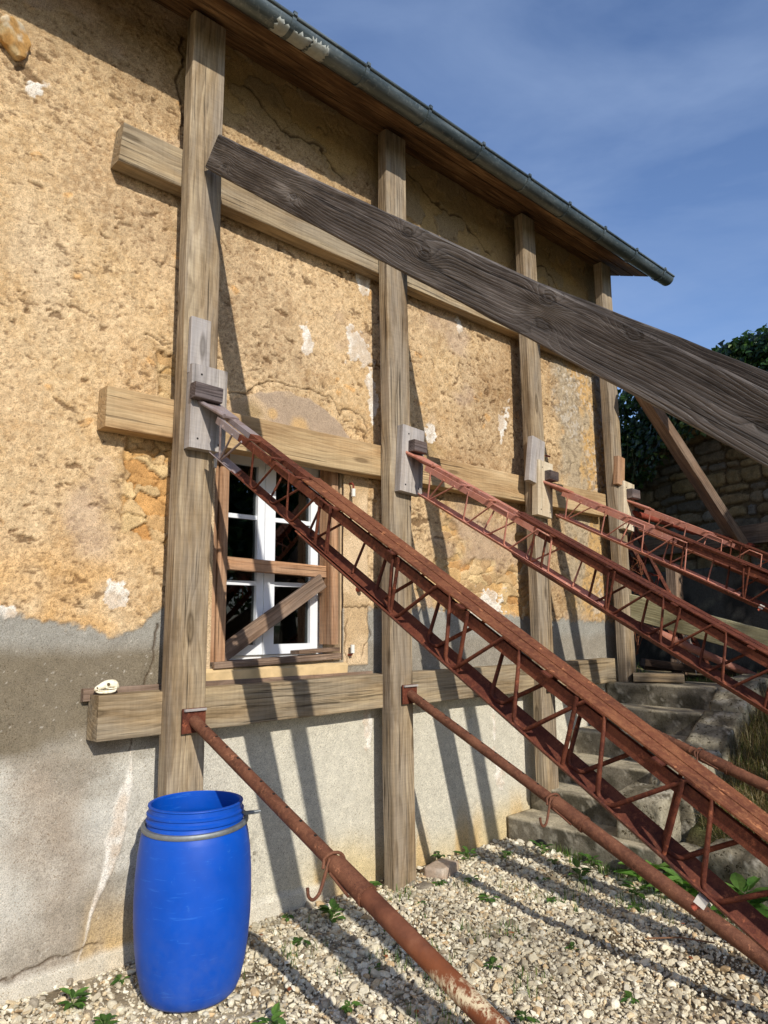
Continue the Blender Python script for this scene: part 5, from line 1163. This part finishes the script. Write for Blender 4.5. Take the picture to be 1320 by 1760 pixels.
def weeds():
    W = [(4.15, 2.70, .14, 14, 'leafy weed in the grass before the bottom step'), (4.42, 2.78, .13, 12, 'leafy weed pressed against the bottom step'), (4.20, 2.35, .12, 12, 'ragged weed in front of the large leaved weeds'), (2.02, 3.36, .07, 9, 'tiny weed at the wall base right of the barrel'), (2.45, 3.42, .07, 10, 'tiny weed at the wall base, left of the feathery weed'), (3.60, 3.10, .08, 9, 'weed just right of the loose brick'), (1.27, 3.28, .11, 14, 'clover like weed at the wall base, left of the barrel'), (1.30, 3.02, .10, 12, 'spreading weed at the bottom edge, left of the barrel'), (1.02, 3.10, .08, 9, 'small weed in the bottom left corner'),
         (1.80, 2.62, .12, 12, 'dark pointed weed at the bottom edge, right below the barrel'), (2.62, 3.25, .12, 22, 'feathery weed by the wall, below the first prop hook'), (2.32, 3.12, .08, 10, 'low weed between the barrel and the first prop'),
         (2.98, 3.38, .11, 12, 'round leaved weed at the wall, left of the second post'), (3.40, 3.20, .07, 10, 'little weed in front of the loose brick'), (3.86, 3.36, .13, 10, 'broad leaved weed at the wall, right of the loose brick'), (3.68, 3.44, .12, 10, 'wispy dry weed at the wall behind the brick'),
         (3.10, 3.05, .06, 8, 'tiny weed in front of the second post foot stone'), (2.75, 2.95, .06, 8, 'tiny weed right of the feathery weed'), (4.10, 3.25, .09, 12, 'fine leaved weed between the broad leaved weed and the drain hole'),
         (3.95, 2.85, .07, 8, 'tiny weed out in the gravel before the bottom step'), (2.15, 2.55, .08, 10, 'low weed on the bottom edge left of the first tube prop'), (2.60, 1.98, .08, 9, 'low weed near the bottom edge between the tube props'),
         (3.05, 1.75, .08, 9, 'low weed by the bottom edge under the second prop'), (1.50, 3.34, .07, 9, 'small weed against the wall in the shadow of the barrel'), (3.46, 2.86, .09, 10, 'flat weed in the open gravel, below the brick'), (3.75, 2.62, .09, 12, 'flat weed in the middle of the gravel'), (2.85, 2.35, .09, 9, 'weed between the two tube props'), (2.45, 2.72, .07, 9, 'tiny weed beside the first prop shadow'),
         (4.36, 3.12, .12, 9, 'broad leaved weed by the drain hole of the bottom step'), (4.25, 2.95, .09, 10, 'narrow weed in front of the bottom step'), (4.40, 2.40, .27, 20, 'bright large leaved weed at the right end of the bottom step'), (4.36, 2.12, .26, 18, 'large leaved weed before the rounded edging stone'),
         (4.34, 1.80, .32, 20, 'tall pale leaved weed in front of the long edging stone'), (3.3, 2.2, .07, 9, 'small flat weed under the second prop'), (4.0, 2.25, .08, 9, 'small weed right of the second prop on gravel')]
    for k, (x, y, s, n, lab) in enumerate(W):
        c = ((66, 98, 42), (88, 122, 54)) if s < .15 else ((88, 126, 54), (112, 148, 70))
        weed(x, y, float(gz(np.array(x), np.array(y))), s, n, lab, 100+k, up=.45 if s < .1 else .9, col=c)
weeds()
def blades(name, P, hgt, rs, pal, label, wd=.004, lean=.5):
    n = len(P); a = rs.uniform(0, 2*np.pi, n); dx = np.stack((np.cos(a), np.sin(a), np.zeros(n)), -1); s = np.stack((-np.sin(a), np.cos(a), np.zeros(n)), -1); ln = rs.uniform(.1, lean, n)
    V = np.zeros((n, 5, 3)); 
    for i, (t, w) in enumerate(((0, 1), (0, -1), (.55, -.7), (.55, .7), (1, 0))):
        V[:, i] = P+np.array([0, 0, 1])*(hgt*t*(1-ln*.3*t))[:, None]+dx*(ln*hgt*t*t)[:, None]+s*(w*wd/2)
    base = np.arange(n)[:, None]*5; F = np.concatenate((base+np.array([[0, 1, 2]]), base+np.array([[0, 2, 3]]), base+np.array([[3, 2, 4]])))
    c = np.array(pal)[rs.randint(0, len(pal), n)]*rs.uniform(.7, 1.2, n)[:, None]
    o = wpart(name, V.reshape(-1, 3), F, M_weed, cols=np.repeat(c, 5, 0), nv=3); tag(o, label, kind='stuff')
def grass():
    rs = np.random.RandomState(5); G = [srgb(84, 116, 48), srgb(104, 132, 58), srgb(64, 96, 40), srgb(130, 138, 78)]; Dd = [srgb(170, 150, 108), srgb(140, 118, 82), srgb(196, 178, 138), srgb(112, 94, 66)]
    n = 2600; x = rs.uniform(4.1, 4.48, n); y = rs.uniform(2.0, 3.1, n); k = (fbm(x*5, y*5, 12, 3)+.25*ss(4.2, 4.46, x)) > .60; P = np.stack((x, y, gz(x, y)-.005), -1)[k]
    n2 = 3600; x = rs.uniform(1.9, 4.3, n2); y = rs.uniform(2.0, 3.3, n2); k = fbm(x*4.3, y*4.3, 17, 3) > .62; P = np.concatenate((P, np.stack((x, y, gz(x, y)-.005), -1)[k]))
    n3 = 900; x = rs.uniform(3.9, 4.5, n3); y = rs.uniform(1.3, 2.4, n3); k = fbm(x*5, y*5, 13, 3) > .52; P = np.concatenate((P, np.stack((x, y, gz(x, y)-.005), -1)[k]))
    blades('grass', P, rs.uniform(.025, .085, len(P)), rs, G, 'thin green grass in front of the bottom step and in the gravel')
    n = 26000; x = rs.uniform(4.7, 6.9, n); y = rs.uniform(.6, 2.22, n); k = fbm(x*3, y*3, 14, 3) > .30; x = x[k]; y = y[k]; P = np.stack((x, y, bz(x, y)-.005), -1)
    blades('dry_grass', P, rs.uniform(.05, .20, len(P)), rs, Dd+[srgb(96, 112, 54)], 'dry straw coloured grass on the bank beside the stairs', lean=1.7, wd=.0045)
    n = 9000; x = rs.uniform(6.4, 8.4, n); y = rs.uniform(.5, 5, n); k = fbm(x*1.5, y*1.5, 16, 3) > .42; x = x[k]; y = y[k]; P = np.stack((x, y, bz(x, y)-.005), -1)
    blades('terrace_grass', P, rs.uniform(.03, .08, len(P)), rs, G+Dd[:1], 'short green grass on the upper terrace', lean=.9, wd=.005)
grass()
def litter():
    rs = random.Random(12); mt = plain('dry_leaf', srgb(150, 84, 48), .8, .3, 40)
    for k in range(9):
        x, y = [(2.55, 2.75), (2.02, 2.80), (3.95, 1.95), (3.2, 2.5), (2.3, 2.3), (3.6, 1.75), (2.9, 3.05), (2.2, 3.3), (4.3, 2.6)][k]; z = float(gz(np.array(x), np.array(y)))+.018; s = rs.uniform(.022, .04); a = rs.uniform(0, 6.3)
        V = []
        for u, v in OV: w = u-.5; V.append((x+s*(w*math.cos(a)-v*math.sin(a)), y+s*(w*math.sin(a)+v*math.cos(a)), z+s*(.35*abs(v)+.25*w*w)))
        b = MB(); b.add(V, [(0, 1, 2, 3, 4), (0, 4, 5, 6, 7)]); o = b.obj('fallen_leaf', mt, None, (x, y, z)); o.modifiers.new('s', 'SOLIDIFY').thickness = .0008
        tag(o, 'reddish dead leaf '+['near the feathery weed by the wall', 'between the barrel and the first tube prop', 'close to the long edging stone', 'in the open gravel between the two tube props', 'near the bottom picture edge, beside the first tube prop', 'at the bottom right under the second tube prop', 'near the foot of the second post', 'close to the right side of the barrel base', 'in front of the bottom concrete step'][k], 'leaf', 'dead leaves on the gravel')
    tw = plain('twig', srgb(120, 84, 58), .8)
    b = MB(); z = .03; b.tube([(3.62, 1.98, z), (3.72, 1.86, z+.012), (3.80, 1.72, z+.004)], .004, 6); o = b.obj('twig', tw, None, (3.7, 1.85, z)); tag(o, 'thin brown twig on the gravel under the second prop', 'twig')
litter()
